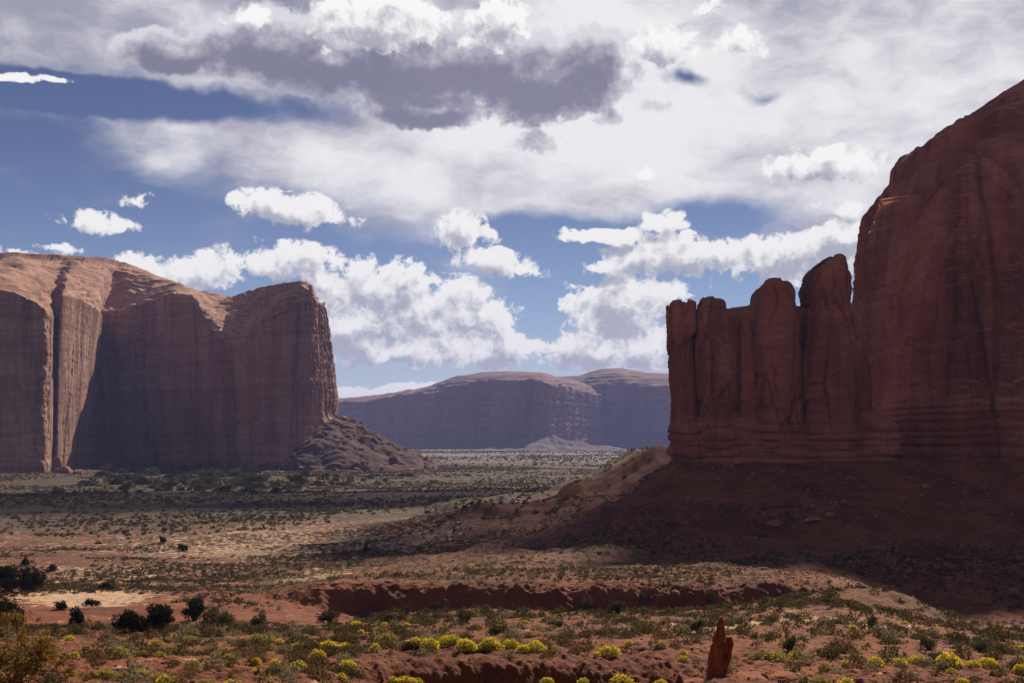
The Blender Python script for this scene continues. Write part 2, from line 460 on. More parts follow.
T_R = _tab([0, 20, 40, 46, 56, 70, 85, 100, 120, 140, 152, 175, 205, 240, 290, 340, 400],
           [1.7, 4.6, 7.5, 8.3, 9.4, 10.1, 11.2, 12.1, 13.6, 15.9, 18.5, 25, 29.5, 32.5, 33.0, 32.5, 32.0])

def interp_s(D, tab):
    # piecewise linear, lightly rounded
    e = np.where(D < 80, .012, .0035)
    return (np.interp(D * (1 - e), *tab) + np.interp(D, *tab) + np.interp(D * (1 + e), *tab)) / 3.0

def ground_z(x, y, detail=True):
    x = np.asarray(x, float); y = np.asarray(y, float)
    D = np.maximum(y, 0.5)
    a = np.clip(512 + F * x / np.maximum(D, 4.0), -700, 1800)
    aw = a + 26 * perlin(x * 0.06, y * 0.06, 3.3) * sstep(D, 30, 90)
    n_edge = fbm(x * .11, y * .11, 9.1, 3)
    Dw = D * (1 + 0.030 * n_edge * sstep(D, 30, 60) * (1 - sstep(D, 300, 500)) * (1 - .85 * np.exp(-((D - 207) / 28) ** 2)))
    Dw = Dw - 2.2 * (np.abs(fbm(x * .055 + .02 * y, 7.1, .4, 4)) - .25) * np.exp(-((D - 208) / 16) ** 2)
    wl = 1 - sstep(aw, 300, 430); wn = 1 - sstep(aw + 40 * fbm(x * .05, y * .05, 2.9, 3), 230, 390)
    wr = np.where(D < 75, sstep(aw, 655, 715), sstep(aw, 690, 800)); wr_far = sstep(aw, 800, 980)
    w_r = np.where(D < 130, wr, wr_far)
    blend = sstep(D, 125, 160); w_r = wr * (1 - blend) + wr_far * blend
    wlb = sstep(D, 150, 200); w_l = wl * (1 - wlb) + wn * wlb
    hl, hc, hr = interp_s(Dw, T_L), interp_s(Dw, T_C), interp_s(Dw, T_R)
    h = hc + (hl - hc) * w_l
    h = h + (hr - h) * w_r
    # the terrace falls away to the right, a small red mound on its edge
    h = h + np.clip((a - 850) / 150, 0, 2.5) * np.interp(D, [50, 70, 120, 150, 200], [0, .7, 2.9, 3.0, 0])
    h = h - 1.7 * np.exp(-(((x - (890 - 512) / F * 124) / 5.2) ** 2 + ((y - 124) / 7.0) ** 2))
    z = -h
    # scree apron round the foot of the red butte, its spur running out to the left
    ax = np.maximum(0, 47 - x); d = np.sqrt((2.0 * ax) ** 2 + np.maximum(0, 402 - y) ** 2 + np.maximum(0, y - 580) ** 2)
    rad = np.arctan2(402 - y, np.maximum(x - 60, -120))
    gul = ridged(x * .022 + .3, y * .012, 2.2, 4)
    za = -7.0 - 25.5 * (1 - np.exp(-d / 78)) - 3.4 * sstep(d, 4, 30) * (1 - gul * .55) * np.exp(-d / 240)
    za = za + 1.9 * sstep(np.sin(za * .85 + 1.5 * fbm(x * .02, y * .02, 5, 3)), .2, .9) * sstep(d, 10, 40)
    sx = np.clip((47 - x) / 95.0, 0, 1.3)           # along the spur
    crest_y = 425 + 42 * sx + 10 * perlin(x * .03, 1.7, 0)
    crest_z = -9 - 21.5 * np.minimum(sx, 1.2) ** 0.62 - 14 * np.maximum(sx - .8, 0)
    across = y - crest_y
    zs = crest_z - np.where(across < 0, -across * .30, across * .12) + .9 * fbm(x * .09, y * .05, 1.1, 4) - 1.6 * np.abs(perlin(x * .07, y * .02, 8.8))
    zs = np.where(x < 60, zs, -99)
    k = 1.6
    za = np.maximum(za, zs)
    z = np.where(np.abs(z - za) < 12, np.log(np.exp((z - np.maximum(z, za)) / k) + np.exp((za - np.maximum(z, za)) / k)) * k + np.maximum(z, za), np.maximum(z, za))
    if detail:
        near = 1 - sstep(D, 130, 260)
        # rills and crumbs on the red banks, hummocks on the flats
        bank = np.exp(-((D - 56) / 4.5) ** 2) * sstep(a, 360, 420)
        z = z + near * (0.20 * fbm(x * .35, y * .35, 0, 4) + 0.085 * fbm(x * 1.7, y * 1.7, 4, 4, .6))
        z = z - near * (1 - sstep(D, 66, 80)) * .22 * np.abs(fbm(x * .5 + .25 * y, y * .12, 3.1, 3)) * (1 - sstep(a, 640, 720) * .6)
        z = z - bank * (0.42 * np.abs(fbm(x * .7 + .3 * y, y * .22, 2, 5, .6)))
        wash = np.exp(-((D - 207) / 7.0) ** 2) * (1 - w_r) * (1 - wn)
        _b1, _b2, _bi = worley(x * .32, y * .5, 3)
        z = z - wash * (0.8 * np.abs(fbm(x * .25, y * .06, 6, 4)) + 1.1 * (_bi - .5) * sstep(_b2 - _b1, 0, .3) + .45 * fbm(x * .7, y * .7, 3, 4, .6))
        ap = sstep(d, 1, 12) * np.exp(-(d / 170) ** 2) * sstep(D, 130, 200)
        z = z + ap * (1.0 * ridged(x * .055, y * .022, 4.1, 4) - .6 + .55 * fbm(x * .35, y * .35, 3, 4, .6))
        z = z + np.exp(-d / 18) * (d < 120) * sstep(D, 300, 360) * (3.0 * fbm(x * .045, y * .02, 6.6, 4) + .8)
        mid = sstep(D, 130, 220)
        z = z + mid * (1 - sstep(D, 2200, 4000)) * (0.9 * fbm(x * .03, y * .03, 2.7, 5) + 1.1 * fbm(x * .008, y * .008, 7.7, 3))
        z = z + sstep(D, 1200, 3000) * 3.0 * fbm(x * .0022, y * .0022, 1.7, 4)
        # low scarp across the middle of the plain, facing the viewer
        sc = 455 + 0.16 * x + 30 * perlin(x * .012, 4.4, 0)
        z = z + 3.2 * sstep(y, sc - 9, sc + 4) * np.exp(-np.maximum(y - sc, 0) / 90) * sstep(a, 110, 250) * (1 - sstep(a, 620, 700))
    return z

inner = np.linspace(-40, 1064, 840)
left = 512 - np.geomspace(556, 6500, 60)[1:][::-1]; right = 512 + np.geomspace(556, 6500, 60)[1:]
cols_a = np.concatenate([left, inner, right])
rows_D = np.concatenate([np.linspace(-30, 36, 24), np.geomspace(38, 42.8, 14), np.geomspace(43, 76, 330), np.geomspace(76.3, 200, 290), np.linspace(200.3, 217, 90), np.geomspace(217.4, 330, 130), np.geomspace(331, 1900, 330), np.geomspace(1920, 14000, 100)])
Agrid, Dgrid = np.meshgrid((cols_a - 512) / F, rows_D, indexing='ij')
Xg = np.clip(Agrid * np.maximum(Dgrid, 30.0), -14000, 14000) + 0.001 * Agrid * Dgrid; Yg = Dgrid
Zg = ground_z(Xg, Yg)
ag = 512 + F * Xg / np.maximum(Yg, 4)
def gs(px, D, rx, rD): return np.exp(-(((ag - px) / rx) ** 2 + ((Yg - D) / rD) ** 2))
sand = 0.20 + 0.9 * gs(85, 212, 62, 16) + .22 * gs(150, 285, 120, 35) + .16 * gs(60, 300, 110, 30) + .5 * gs(315, 265, 40, 22) \
     + .17 * sstep(Yg, 320, 420) * (1 - sstep(Yg, 650, 800)) * (1 - sstep(ag, 560, 680)) \
     + .42 * gs(690, 92, 90, 6) + .42 * gs(820, 90, 90, 5) + 1.5 * gs(212, 1500, 34, 70) + .6 * gs(330, 1480, 90, 30) + .35 * gs(480, 900, 120, 60) + .15 * sstep(Yg, 700, 900)
sand = sand + .30 * gs(290, 400, 150, 60) + .2 * gs(480, 520, 140, 60)
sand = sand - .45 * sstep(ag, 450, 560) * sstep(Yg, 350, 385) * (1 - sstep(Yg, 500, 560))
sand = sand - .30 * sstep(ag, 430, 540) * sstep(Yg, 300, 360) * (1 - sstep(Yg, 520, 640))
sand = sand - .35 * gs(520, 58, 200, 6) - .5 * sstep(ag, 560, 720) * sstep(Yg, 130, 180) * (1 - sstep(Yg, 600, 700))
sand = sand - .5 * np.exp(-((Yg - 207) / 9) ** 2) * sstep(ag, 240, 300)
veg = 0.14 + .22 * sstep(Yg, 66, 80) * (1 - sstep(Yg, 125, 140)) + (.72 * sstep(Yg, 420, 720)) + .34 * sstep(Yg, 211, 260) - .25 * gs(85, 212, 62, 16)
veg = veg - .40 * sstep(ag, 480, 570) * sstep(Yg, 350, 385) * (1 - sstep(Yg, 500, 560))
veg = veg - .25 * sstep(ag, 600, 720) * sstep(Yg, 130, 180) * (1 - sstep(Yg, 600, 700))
farm = sstep(Yg, 1700, 2600)
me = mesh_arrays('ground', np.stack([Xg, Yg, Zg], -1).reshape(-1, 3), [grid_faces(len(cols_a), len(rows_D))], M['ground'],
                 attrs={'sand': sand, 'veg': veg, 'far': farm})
g_o = tag(link('ground', me), 'red and sandy desert ground with wash, scree apron and open plain', 'ground', kind='structure')

# ------------------------------------------------------------------ cliffs
def rock_relief(s, z, S, seed=0.0, strata=1.0, slab=.34, flute=.08, tall=5.5, swell=.42):
    """outward relief of a jointed sandstone wall; s runs along the wall, z up, S = joint spacing"""
    wv = fbm(s / (3 * S), z / (4 * S), seed, 4)
    f1, f2, cid = worley(s / S + .16 * wv, z / (S * tall) + .10 * wv + seed, int(seed * 7) + 1)
    out = (cid - .5) * slab * S - .16 * S * np.exp(-((f2 - f1) / .035) ** 2)
    f1, f2, cid = worley(s / (S * .42) + .15 * wv + 5, z / (S * 1.1) + seed * 2, int(seed * 7) + 5)
    out = out + (cid - .5) * .10 * S - .06 * S * np.exp(-((f2 - f1) / .05) ** 2)
    out = out + swell * S * fbm(s / (5 * S), z / (9 * S), seed + 3, 4)
    out = out + flute * S * ridged(s / (S * .5), z / (S * 8), seed + 8, 3)
    zz = z / (S * .30) + .5 * wv
    out = out + strata * S * (.07 * perlin(seed, 0.0 * zz, zz) + .05 * perlin(seed + 2, 0.0 * zz, zz * 2.7))
    out = out + .05 * S * fbm(s / (S * .2), z / (S * .2), seed + 1, 3)
    jn = np.abs(perlin(s / (S * .8) + .25 * perlin(s / S, z / (S * 1.5), seed), z / (S * 14), seed + 6))
    out = out - .20 * S * np.exp(-(jn / .022) ** 2) * sstep(perlin(s / (2 * S), z / (2.5 * S), seed + 9), -.15, .25)
    return out

def catmull(Pn, t):
    """Pn (n, ...) control values, t (m,) parameters 0..n-1"""
    n = len(Pn); i = np.clip(np.floor(t).astype(int), 0, n - 2); f = (t - i)
    sh = (-1,) + (1,) * (Pn.ndim - 1); f = f.reshape(sh)
    p0 = Pn[np.clip(i - 1, 0, n - 1)]; p1 = Pn[i]; p2 = Pn[i + 1]; p3 = Pn[np.clip(i + 2, 0, n - 1)]
    m1, m2 = .35 * (p2 - p0), .35 * (p3 - p1)
    f2, f3 = f * f, f * f * f
    return (2 * f3 - 3 * f2 + 1) * p1 + (f3 - 2 * f2 + f) * m1 + (-2 * f3 + 3 * f2) * p2 + (f3 - f2) * m2

def loft(net, nu, segs, smooth=2, weights=None):
    """net (K, M, 3) -> grid of points, the control station number of every row"""
    net = np.asarray(net, float)
    mid = net[:, 2, :]
    L = np.concatenate([[0], np.cumsum(np.linalg.norm(np.diff(mid, axis=0), axis=1) * (weights if weights is not None else 1))])
    t = np.interp(np.linspace(0, L[-1], nu), L, np.arange(len(L)))
    cu = catmull(net, t)                                    # (nu, M, 3)
    vs = np.concatenate([np.linspace(k, k + 1, n, endpoint=False) for k, n in enumerate(segs)] + [[len(segs)]])
    i = np.clip(np.floor(vs).astype(int), 0, net.shape[1] - 2); f = (vs - i)[None, :, None]
    Pg = cu[:, i] * (1 - f) + cu[:, i + 1] * f
    for _ in range(smooth):
        Pg[:, 1:-1] = .25 * Pg[:, :-2] + .5 * Pg[:, 1:-1] + .25 * Pg[:, 2:]
    s = np.concatenate([[0], np.cumsum(np.linalg.norm(np.diff(cu[:, 2], axis=0), axis=1))])
    return Pg, vs, s

# ---- the great mesa on the left:  (toe, foot of wall, rim, shoulder, crest, back), each as seen (px, py, distance)
def st(*p): return [W3(*q) for q in p]
mesa_net = np.array([
    st((-330, 505, 1300), (-330, 488, 1330), (-330, 315, 1340), (-340, 285, 1400), (-350, 246, 1650), (-360, 252, 2300)),
    st((-110, 500, 1340), (-110, 486, 1365), (-110, 298, 1370), (-115, 272, 1450), (-120, 249, 1680), (-130, 254, 2300)),
    st((-10, 497, 1365), (-8, 486, 1380), (-6, 288, 1385), (-10, 270, 1440), (-10, 252, 1720), (-20, 258, 2300)),
    st((26, 495, 1370), (27, 485, 1385), (32, 298, 1390), (26, 276, 1460), (22, 252.5, 1740), (20, 258, 2300)),
    st((46, 494, 1385), (45, 483, 1400), (50, 312, 1405), (42, 284, 1480), (46, 253.5, 1760), (40, 259, 2300)),
    st((55, 490, 1440), (52, 478, 1480), (56, 318, 1490), (56, 288, 1540), (62, 254.5, 1780), (55, 260, 2300)),
    st((62, 490, 1440), (57, 477, 1468), (62, 296, 1478), (66, 282, 1530), (76, 256, 1800), (70, 261, 2300)),
    st((82, 482, 1540), (72, 472, 1560), (84, 300, 1570), (84, 286, 1620), (92, 257, 1830), (90, 262, 2300)),
    st((96, 478, 1640), (84, 469, 1660), (102, 312, 1690), (100, 292, 1720), (108, 258, 1870), (105, 263, 2300)),
    st((100, 473, 1860), (82, 467, 1880), (98, 316, 1890), (108, 298, 1910), (118, 261, 1960), (120, 266, 2300)),
    st((122, 473, 1840), (118, 466, 1860), (126, 310, 1855), (128, 290, 1895), (130, 264, 1970), (135, 268, 2300)),
    st((150, 473, 1820), (148, 466, 1840), (156, 298, 1830), (156, 284, 1880), (146, 271, 1975), (150, 276, 2300)),
    st((190, 473, 1775), (188, 466, 1795), (192, 298, 1790), (186, 288, 1850), (172, 281, 1960), (175, 286, 2300)),
    st((214, 473, 1730), (214, 466, 1755), (210, 322, 1735), (206, 297, 1810), (196, 291, 1945), (195, 297, 2300)),
    st((234, 474, 1690), (234, 467, 1715), (226, 341, 1690), (226, 312, 1760), (218, 293.5, 1920), (215, 302, 2300)),
    st((250, 474, 1650), (248, 468, 1680), (243, 341, 1665), (242, 310, 1720), (234, 297.0, 1870), (230, 306, 2300)),
    st((262, 474, 1610), (262, 467, 1645), (259, 318, 1640), (260, 298, 1675), (252, 291, 1780), (250, 300, 2300)),
    st((278, 475, 1540), (286, 462, 1600), (287, 306, 1600), (282, 292, 1625), (268, 286.5, 1720), (265, 293, 2300)),
    st((300, 478, 1450), (305, 442, 1562), (311, 302, 1560), (312, 287, 1568), (300, 283.5, 1640), (285, 291, 2300)),
    st((368, 479, 1440), (319, 430, 1572), (317.5, 297, 1566), (317.5, 285, 1574), (311, 283, 1640), (300, 290, 2300)),
    st((440, 477, 1510), (331, 420, 1600), (323, 305, 1590), (320, 299, 1596), (312, 296, 1680), (305, 300, 2300)),
    st((447, 475.5, 1670), (338, 417, 1665), (325, 304, 1650), (321, 299, 1660), (314, 298, 1720), (308, 302, 2300)),
    st((410, 473, 1900), (330, 425, 1800), (322, 312, 1790), (317, 305, 1790), (311, 302, 1800), (306, 304, 2300)),
    st((330, 470, 2400), (285, 440, 2250), (280, 320, 2240), (279, 312, 2240), (278, 306, 2240), (277, 308, 2350)),
])
def push(net, k, dD):
    D0 = net[:, k, 1].copy(); net[:, k] *= ((D0 + dD) / D0)[:, None]
_w = np.ones(len(mesa_net)); _w[17:] = .25; _w[20:] = 0
push(mesa_net, 3, 75 * _w); push(mesa_net, 4, 170 * _w); push(mesa_net, 5, 420 * _w)
mesa_net[18:23, 1:5, 0] -= 4.5
# a thin dark caprock along the crest
_cap = np.random.default_rng(2).uniform(.7, 1.3, len(mesa_net)) * np.clip(np.interp(np.arange(len(mesa_net)), [0, 8, 11, 13, 30], [9.0, 7.5, 3.0, 1.0, 1.0]), 0, 20)
_foot = mesa_net[:, 4].copy(); _foot[:, 2] -= _cap * _foot[:, 1] / F; _foot[:, 1] -= 16.0
mesa_net = np.concatenate([mesa_net[:, :4], _foot[:, None], mesa_net[:, 4:]], 1)
segs = (60, 190, 46, 90, 14, 14)
wts = np.ones(len(mesa_net) - 1); wts[:2] = .25; wts[-1] = .25; wts[5:8] = 1.5; wts[17:21] = 4.0
Pm, vs, sm_ = loft(mesa_net, 1050, segs, 1, wts)
Nm = grid_normals(Pm)
Sg = np.broadcast_to(sm_[:, None], Pm.shape[:2]); Vg = np.broadcast_to(vs[None, :], Pm.shape[:2])
X, Y, Z = Pm[..., 0], Pm[..., 1], Pm[..., 2]
wall = sstep(Vg, .85, 1.1) * (1 - sstep(Vg, 1.9, 2.25)); slick = sstep(Vg, 1.85, 2.2) * (1 - sstep(Vg, 3.9, 4.05)); tal = 1 - sstep(Vg, .8, 1.05)
dsp = wall * rock_relief(Sg, Z, 24.0, 1.3, .25, .24, .015, 9.0, .60) * .75 * (1 - .6 * ((512 + F * X / Y > 46) & (512 + F * X / Y < 116) & (Y < 1790) & (Y > 1440)))
# slickrock: rounded humps, cross-bedding ledges, drainage grooves running down to the rim
hump = 5.5 * fbm(X / 46, Y / 60, Z / 30, 4, .5) - 7.0 * np.abs(perlin(X / 34 + .4 * perlin(X / 60, Y / 60, 1), Y / 110, 5.5))
zz = Z / 6.5 + 1.5 * perlin(X / 70, Y / 70, 2) + X / 130
ledge = 2.6 * (np.abs((zz % 1.0) - .5) * 2) ** 2
cap = sstep(Vg, 3.8, 4.0)
zc = Z / 5.0
flat = sstep(Nm[..., 2], .35, .75)
dsp = dsp + slick * (1 - cap * .6) * (hump * (.35 + .65 * flat) + ledge * flat) * sstep(Vg, 1.85, 2.3) + slick * cap * 2.6 * (np.abs((zc % 1.0) - .5) * 2)
for _c, _a in ((13, 4.5), (6.5, 2.6)):
    _f1, _f2, _ci = worley(Sg / _c + .3 * perlin(X / 20, Y / 20, 1), Vg * 60 / (_c * .75), int(_c))
    dsp = dsp + tal * sstep(Vg, .03, .15) * _a * (_ci ** 1.5) * np.clip(1.15 - 1.5 * _f1, 0, 1)
dsp = dsp + tal * sstep(Vg, .03, .25) * (3.2 * fbm(X / 24, Y / 24, Z / 24, 5, .6) + 2.2 * ridged(Sg / 22, Z / 90, 4, 3))
capw = sstep(Vg, 3.85, 4.0) * (1 - sstep(Vg, 4.9, 5.1))
dsp = dsp + capw * (rock_relief(Sg, Z, 9.0, 6.3, 1.5) * .9 + 3.0 * fbm(Sg / 40, Z / 12, 2, 4))
# keep the skyline where it is
dsp = dsp * np.where((Vg > 3.9) & (Vg < 5.3), .45, 1.0)
Pm = Pm + Nm * dsp[..., None]
fm = grid_faces(*Pm.shape[:2])
# talus is a part of its own look
nv = Pm.shape[1]; cut = 60
mesa = empty('mesa', (float(X.mean()), 1700.0, -43.0))
tag(mesa, 'broad red sandstone mesa with sunlit slickrock top and shaded striped wall', 'mesa', kind='structure')
def sub_grid(name, Pg, j0, j1, mat, parent, wrap=False):
    Q = Pg[:, j0:j1]; loc = np.array(parent.location)
    me = mesh_arrays(name, (Q - loc).reshape(-1, 3), [grid_faces(Q.shape[0], Q.shape[1], wrap)], mat)
    return link(name, me, parent)
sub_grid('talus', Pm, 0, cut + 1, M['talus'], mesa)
sub_grid('cliff', Pm, cut, nv, M['mesa'], mesa)

# ---- the blue mesas across the far plain
def far_mesa(net, nu, label, S, seed):
    segs = (24, 110, 30, 26, 6)
    Pf, vs, s = loft(np.array(net), nu, segs, 1)
    Nf = grid_normals(Pf); Vg = np.broadcast_to(vs[None], Pf.shape[:2]); Sg = np.broadcast_to(s[:, None], Pf.shape[:2])
    X, Y, Z = Pf[..., 0], Pf[..., 1], Pf[..., 2]
    wall = sstep(Vg, .85, 1.15) * (1 - sstep(Vg, 1.9, 2.2)); top = sstep(Vg, 1.9, 2.3); tal = 1 - sstep(Vg, .8, 1.1)
    d_ = wall * rock_relief(Sg, Z, S, seed)
    d_ = d_ + top * (1 - sstep(Vg, 3.7, 4.0) * .75) * (5 * fbm(X / 120, Y / 120, Z / 60, 4) + 7 * (np.abs((Z / 16) % 1 - .5) * 2))
    d_ = d_ + tal * sstep(Vg, .03, .3) * (14 * fbm(X / 120, Y / 120, Z / 90, 5) + 9 * ridged(Sg / 110, Z / 400, seed, 3))
    Pf = Pf + Nf * d_[..., None]
    r = empty('far_mesa', (float(X.mean()), float(Y.mean()), -58.0))
    tag(r, label, 'mesa', kind='structure')
    sub_grid('talus', Pf, 0, 25, M['far'], r); sub_grid('cliff', Pf, 24, Pf.shape[1], M['far'], r)
    return r
def fs(px, toe, foot, rim, sh, cr, D, fwd=0):
    D0 = D - fwd
    return st((px, toe, D0 - 330), (px, foot, D0 - 40), (px, rim, D0), (px, sh, D0 + 160), (px, cr, D0 + 420), (px, cr + 4, D0 + 1400))
far_mesa([fs(100, 458, 448, 406, 403.68, 402, 5600), fs(250, 458, 448, 405, 402.68, 401, 5600), fs(330, 458, 448, 403, 400.68, 399, 5500), fs(372, 458, 448, 400.5, 398.18, 396.5, 5400),
          fs(402, 458, 448, 396, 393.68, 392, 5350), fs(428, 458, 449, 395.5, 390.28, 386.5, 5250), fs(452, 458, 450, 387, 381.78, 378, 5150), fs(480, 458, 450, 382.5, 377.28, 373.5, 5050),
          fs(505, 458, 448, 381, 375.78, 372, 4980), fs(528, 458, 440, 381, 375.78, 372, 4900), fs(546, 458, 436, 383, 377.78, 374, 4800), fs(556, 458, 438, 386, 380.78, 377, 4860),
          fs(572, 458, 446, 389, 383.78, 380, 5200), fs(600, 458, 450, 397, 391.78, 388, 5600)],
         520, 'flat topped hazy blue mesa beyond the far plain, jutting forward in a ribbed buttress', 62, 2.1)
far_mesa([fs(520, 457, 450, 392, 383.88, 378, 5900), fs(556, 457, 450, 391, 382.88, 377, 5800), fs(578, 457, 450, 389.5, 381.38, 375.5, 5700), fs(600, 457, 450, 383.5, 375.38, 369.5, 5650),
          fs(622, 457, 450, 382.5, 374.38, 368.5, 5600), fs(640, 457, 450, 385.5, 377.38, 371.5, 5550), fs(655, 457, 450, 387.5, 379.38, 373.5, 5500), fs(690, 457, 450, 389, 380.88, 375, 5500),
          fs(760, 457, 450, 392, 383.88, 378, 5500), fs(900, 457, 450, 396, 387.88, 382, 5600)],
         420, 'hazy blue mesa with a low domed cap, half hidden behind the red butte', 66, 4.4)
# pale debris fan in front of the nearer far mesa is real rubble: a low cone
nu, nvv = 90, 40
th = np.linspace(-1.9, 1.9, nu)[:, None]; rr = np.linspace(0, 1, nvv)[None, :]
c0_ = W3(548, 436, 4780)
Xc = c0_[0] + np.sin(th) * rr * 420; Yc = c0_[1] - 60 - np.cos(th) * rr * 420; Zc = 8 - 66 * rr ** .75
Zc = Zc + 8 * fbm(Xc / 70, Yc / 70, 0, 5) * sstep(rr, .02, .2) + 5 * ridged(th * 4 + 0 * rr, rr * 2, 1, 3)
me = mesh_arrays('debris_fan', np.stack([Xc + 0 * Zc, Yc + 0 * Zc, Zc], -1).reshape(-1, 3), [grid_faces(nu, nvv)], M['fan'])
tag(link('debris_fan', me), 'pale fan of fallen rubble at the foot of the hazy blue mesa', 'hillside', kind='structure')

# ---- the red butte on the right: columns of rock fused into one mass
butte = empty('butte', (120.0, 440.0, -20.0))
tag(butte, 'towering dark red sandstone butte in shade with a row of split pinnacles', 'butte', kind='structure')

def column(name, Lc, Rc, D, depth, S, seed, nth=420, nz=300, power=3.2, lean=0.0, cracks=(), strata=.5, top_round=.25, ledges=0.0, relief=1.1, slab=.55, step=0.0, tall=5.5):
    """rock column whose left and right outlines are polylines (px, py) at distance D; depth = half thickness in metres"""
    Lc = np.array(Lc, float); Rc = np.array(Rc, float)
    ytop = max(Lc[:, 1].min(), Rc[:, 1].min()); ybot = min(Lc[:, 1].max(), Rc[:, 1].max())
    t = np.linspace(0, 1, nz); t = 1 - (1 - t) ** 1.0
    py = ybot + (ytop - ybot) * t
    def ev(C):
        o = np.argsort(C[:, 1]); return np.interp(py, C[o, 1], C[o, 0])
    Dl = D + depth * 1.35; Dz = D + depth * 1.0
    xl = (ev(Lc) - 512) / F * Dl; xr = (ev(Rc) - 512) / F * D
    z = (HZ - py) / F * Dz
    cx, hw = (xl + xr) / 2, np.maximum((xr - xl) / 2, .05)
    rel = np.clip(hw / hw.max(), 0, 1)
    tr = np.clip((t - (1 - top_round)) / top_round, 0, 1)
    hb = depth * np.minimum(1, rel ** .35) * np.sqrt(np.maximum(1 - tr ** 2.4, .0025))
    th = np.linspace(0, 2 * np.pi, nth, endpoint=False)
    # more samples on the side that faces the viewer
    th = th + .45 * np.sin(th + np.pi / 2) * 1.0
    c, s = np.cos(th), np.sin(th)
    ex = np.sign(c) * np.abs(c) ** (2 / power); ey = np.sign(s) * np.abs(s) ** (2 / power)
    Xc = cx[None] + hw[None] * ex[:, None]; Yc = D + depth + hb[None] * ey[:, None] + lean * (z[None] - z[0])
    Zc = np.broadcast_to(z[None], Xc.shape).copy()
    # close the top
    Pc = np.stack([Xc, Yc, Zc], -1)
    Nc = grid_normals(Pc, True)
    per = np.concatenate([[0], np.cumsum(np.hypot(np.diff(ex * hw.max()), np.diff(ey * depth)))])
    Sg = np.broadcast_to(per[:, None], Xc.shape)
    d_ = rock_relief(Xc * .9 + Yc * .55, Zc, S, seed, strata, slab, .05, tall) * relief
    if ledges:
        zz = Zc / 2.6 + .9 * perlin(seed, 1.0, Zc / 5) + .22 * fbm(Xc / 25, Yc / 25, seed, 3)
        saw = zz % 1.0
        lv = sstep(saw, 0, .12) * (1 - sstep(saw, .72, 1.0))
        band = 1 - sstep(Zc, ledges - 6, ledges)
        d_ = d_ * (1 - .4 * band) + band * (1.35 * lv + 1.1 * perlin(Xc / 14, 3.3 + seed, np.floor(zz) * 1.7))
    for ck in cracks:
        ck = np.array(ck, float); o = np.argsort(ck[:, 1])
        xk = (np.interp(HZ - Zc * F / D, ck[o, 1], ck[o, 0]) - 512) / F * D + .5 * fbm(Zc / 7, seed + 2, 0, 3)
        inside = (Zc < (HZ - ck[:, 1].min()) / F * D) & (Zc > (HZ - ck[:, 1].max()) / F * D)
        d_ = d_ - inside * (Yc < D + depth) * ck[0, 2] * np.exp(-((Xc - xk) / ck[0, 3]) ** 2)
    amp = np.minimum(1, hw / (S * .7))[None]
    Pc = Pc + Nc * (d_ * amp)[..., None]
    _c1, _c2, ci = worley(Pc[..., 0] / (S * .55) + seed, Pc[..., 1] / (S * .9), 3)
    Pc[..., 2] += sstep(t, .80, .97)[None] * (ci - .5) * step
    loc = np.array(butte.location)
    V = (Pc - loc).reshape(-1, 3)
    topc = (Pc[:, -1].mean(0) - loc + np.array([0, 0, .4]))[None]
    i = np.arange(nth); fan = np.stack([i * nz + nz - 1, ((i + 1) % nth) * nz + nz - 1, np.full(nth, nth * nz)], -1)
    me = mesh_arrays(name, np.concatenate([V, topc]), [grid_faces(nth, nz, True), fan], M['butte'])
    return link(name, me, butte)

column('rock_wall',
       [(865, 500), (865, 400), (867, 330), (869, 285), (874, 250), (879, 222), (884.35, 201.617), (896.65, 179.717), (907, 166.333), (910.95, 157.817), (911.45, 145.65), (919, 136), (934, 131),
        (952, 117), (972, 102), (989, 93), (999, 88), (1014, 81), (1026, 71), (1034, 61), (1054, 47), (1094, 33), (1154, 11), (1234, -9), (1334, -25), (1414, -37)],
       [(2200, 500), (2150, 300), (2000, 150), (1800, 60), (1600, -15), (1500, -38)], 408, 75, 12.0, 1.7, 1000, 460, 6.5, .06,
       cracks=[[(985, 102, 3.2, .9), (978, 190, 3.2, .9), (974, 260, 3, .9), (966, 330, 3, .9), (962, 400, 3, .9)],
               [(898, 150, 1.8, .7), (895, 260, 1.8, .7), (884, 340, 1.8, .7), (880, 410, 1.8, .7)],
               [(1008, 92, 2.0, .6), (1003, 150, 2, .6), (1012, 300, 2, .6), (1005, 420, 2, .6)],
               [(930, 330, 1.2, .5), (922, 420, 1.2, .5)]], top_round=.34, ledges=15.0, relief=.85, slab=.60, tall=13.0)
column('pinnacle', [(677, 500), (676, 455), (672, 420), (671, 385), (669, 350), (668, 325), (668, 312), (669, 308)],
       [(702, 500), (701, 400), (699, 330), (697, 312), (692, 307)], 415, 13, 5.6, 2.2, 320, 300, 3.8, top_round=.02, ledges=7, relief=.9, step=2.4)
column('pinnacle', [(692, 500), (693, 400), (695, 330), (696, 312), (699, 304.5), (703, 302)],
       [(735, 500), (734, 400), (731, 340), (729, 318), (727, 306), (721, 301)], 411, 15, 6.2, 3.6, 320, 300, 3.6, top_round=.02, ledges=7, relief=.9, step=2.4)
column('pinnacle', [(724, 500), (726, 400), (729, 340), (731, 324), (735, 319), (741, 317)],
       [(766, 500), (762, 400), (758, 345), (755, 328), (753, 321), (748, 317.5)], 417, 13, 5.2, 5.2, 280, 260, 3.4, top_round=.02, ledges=7, relief=.9, step=2.4)
column('pinnacle', [(752, 500), (753, 400), (754, 340), (755, 310), (757, 296), (761, 289.5), (769, 287)],
       [(803, 500), (801, 380), (798, 320), (796.5, 300), (795, 290), (790, 283), (785, 282)], 415, 15, 6.5, 6.7, 340, 300, 3.8, top_round=.02, ledges=7, relief=.9, step=2.4)
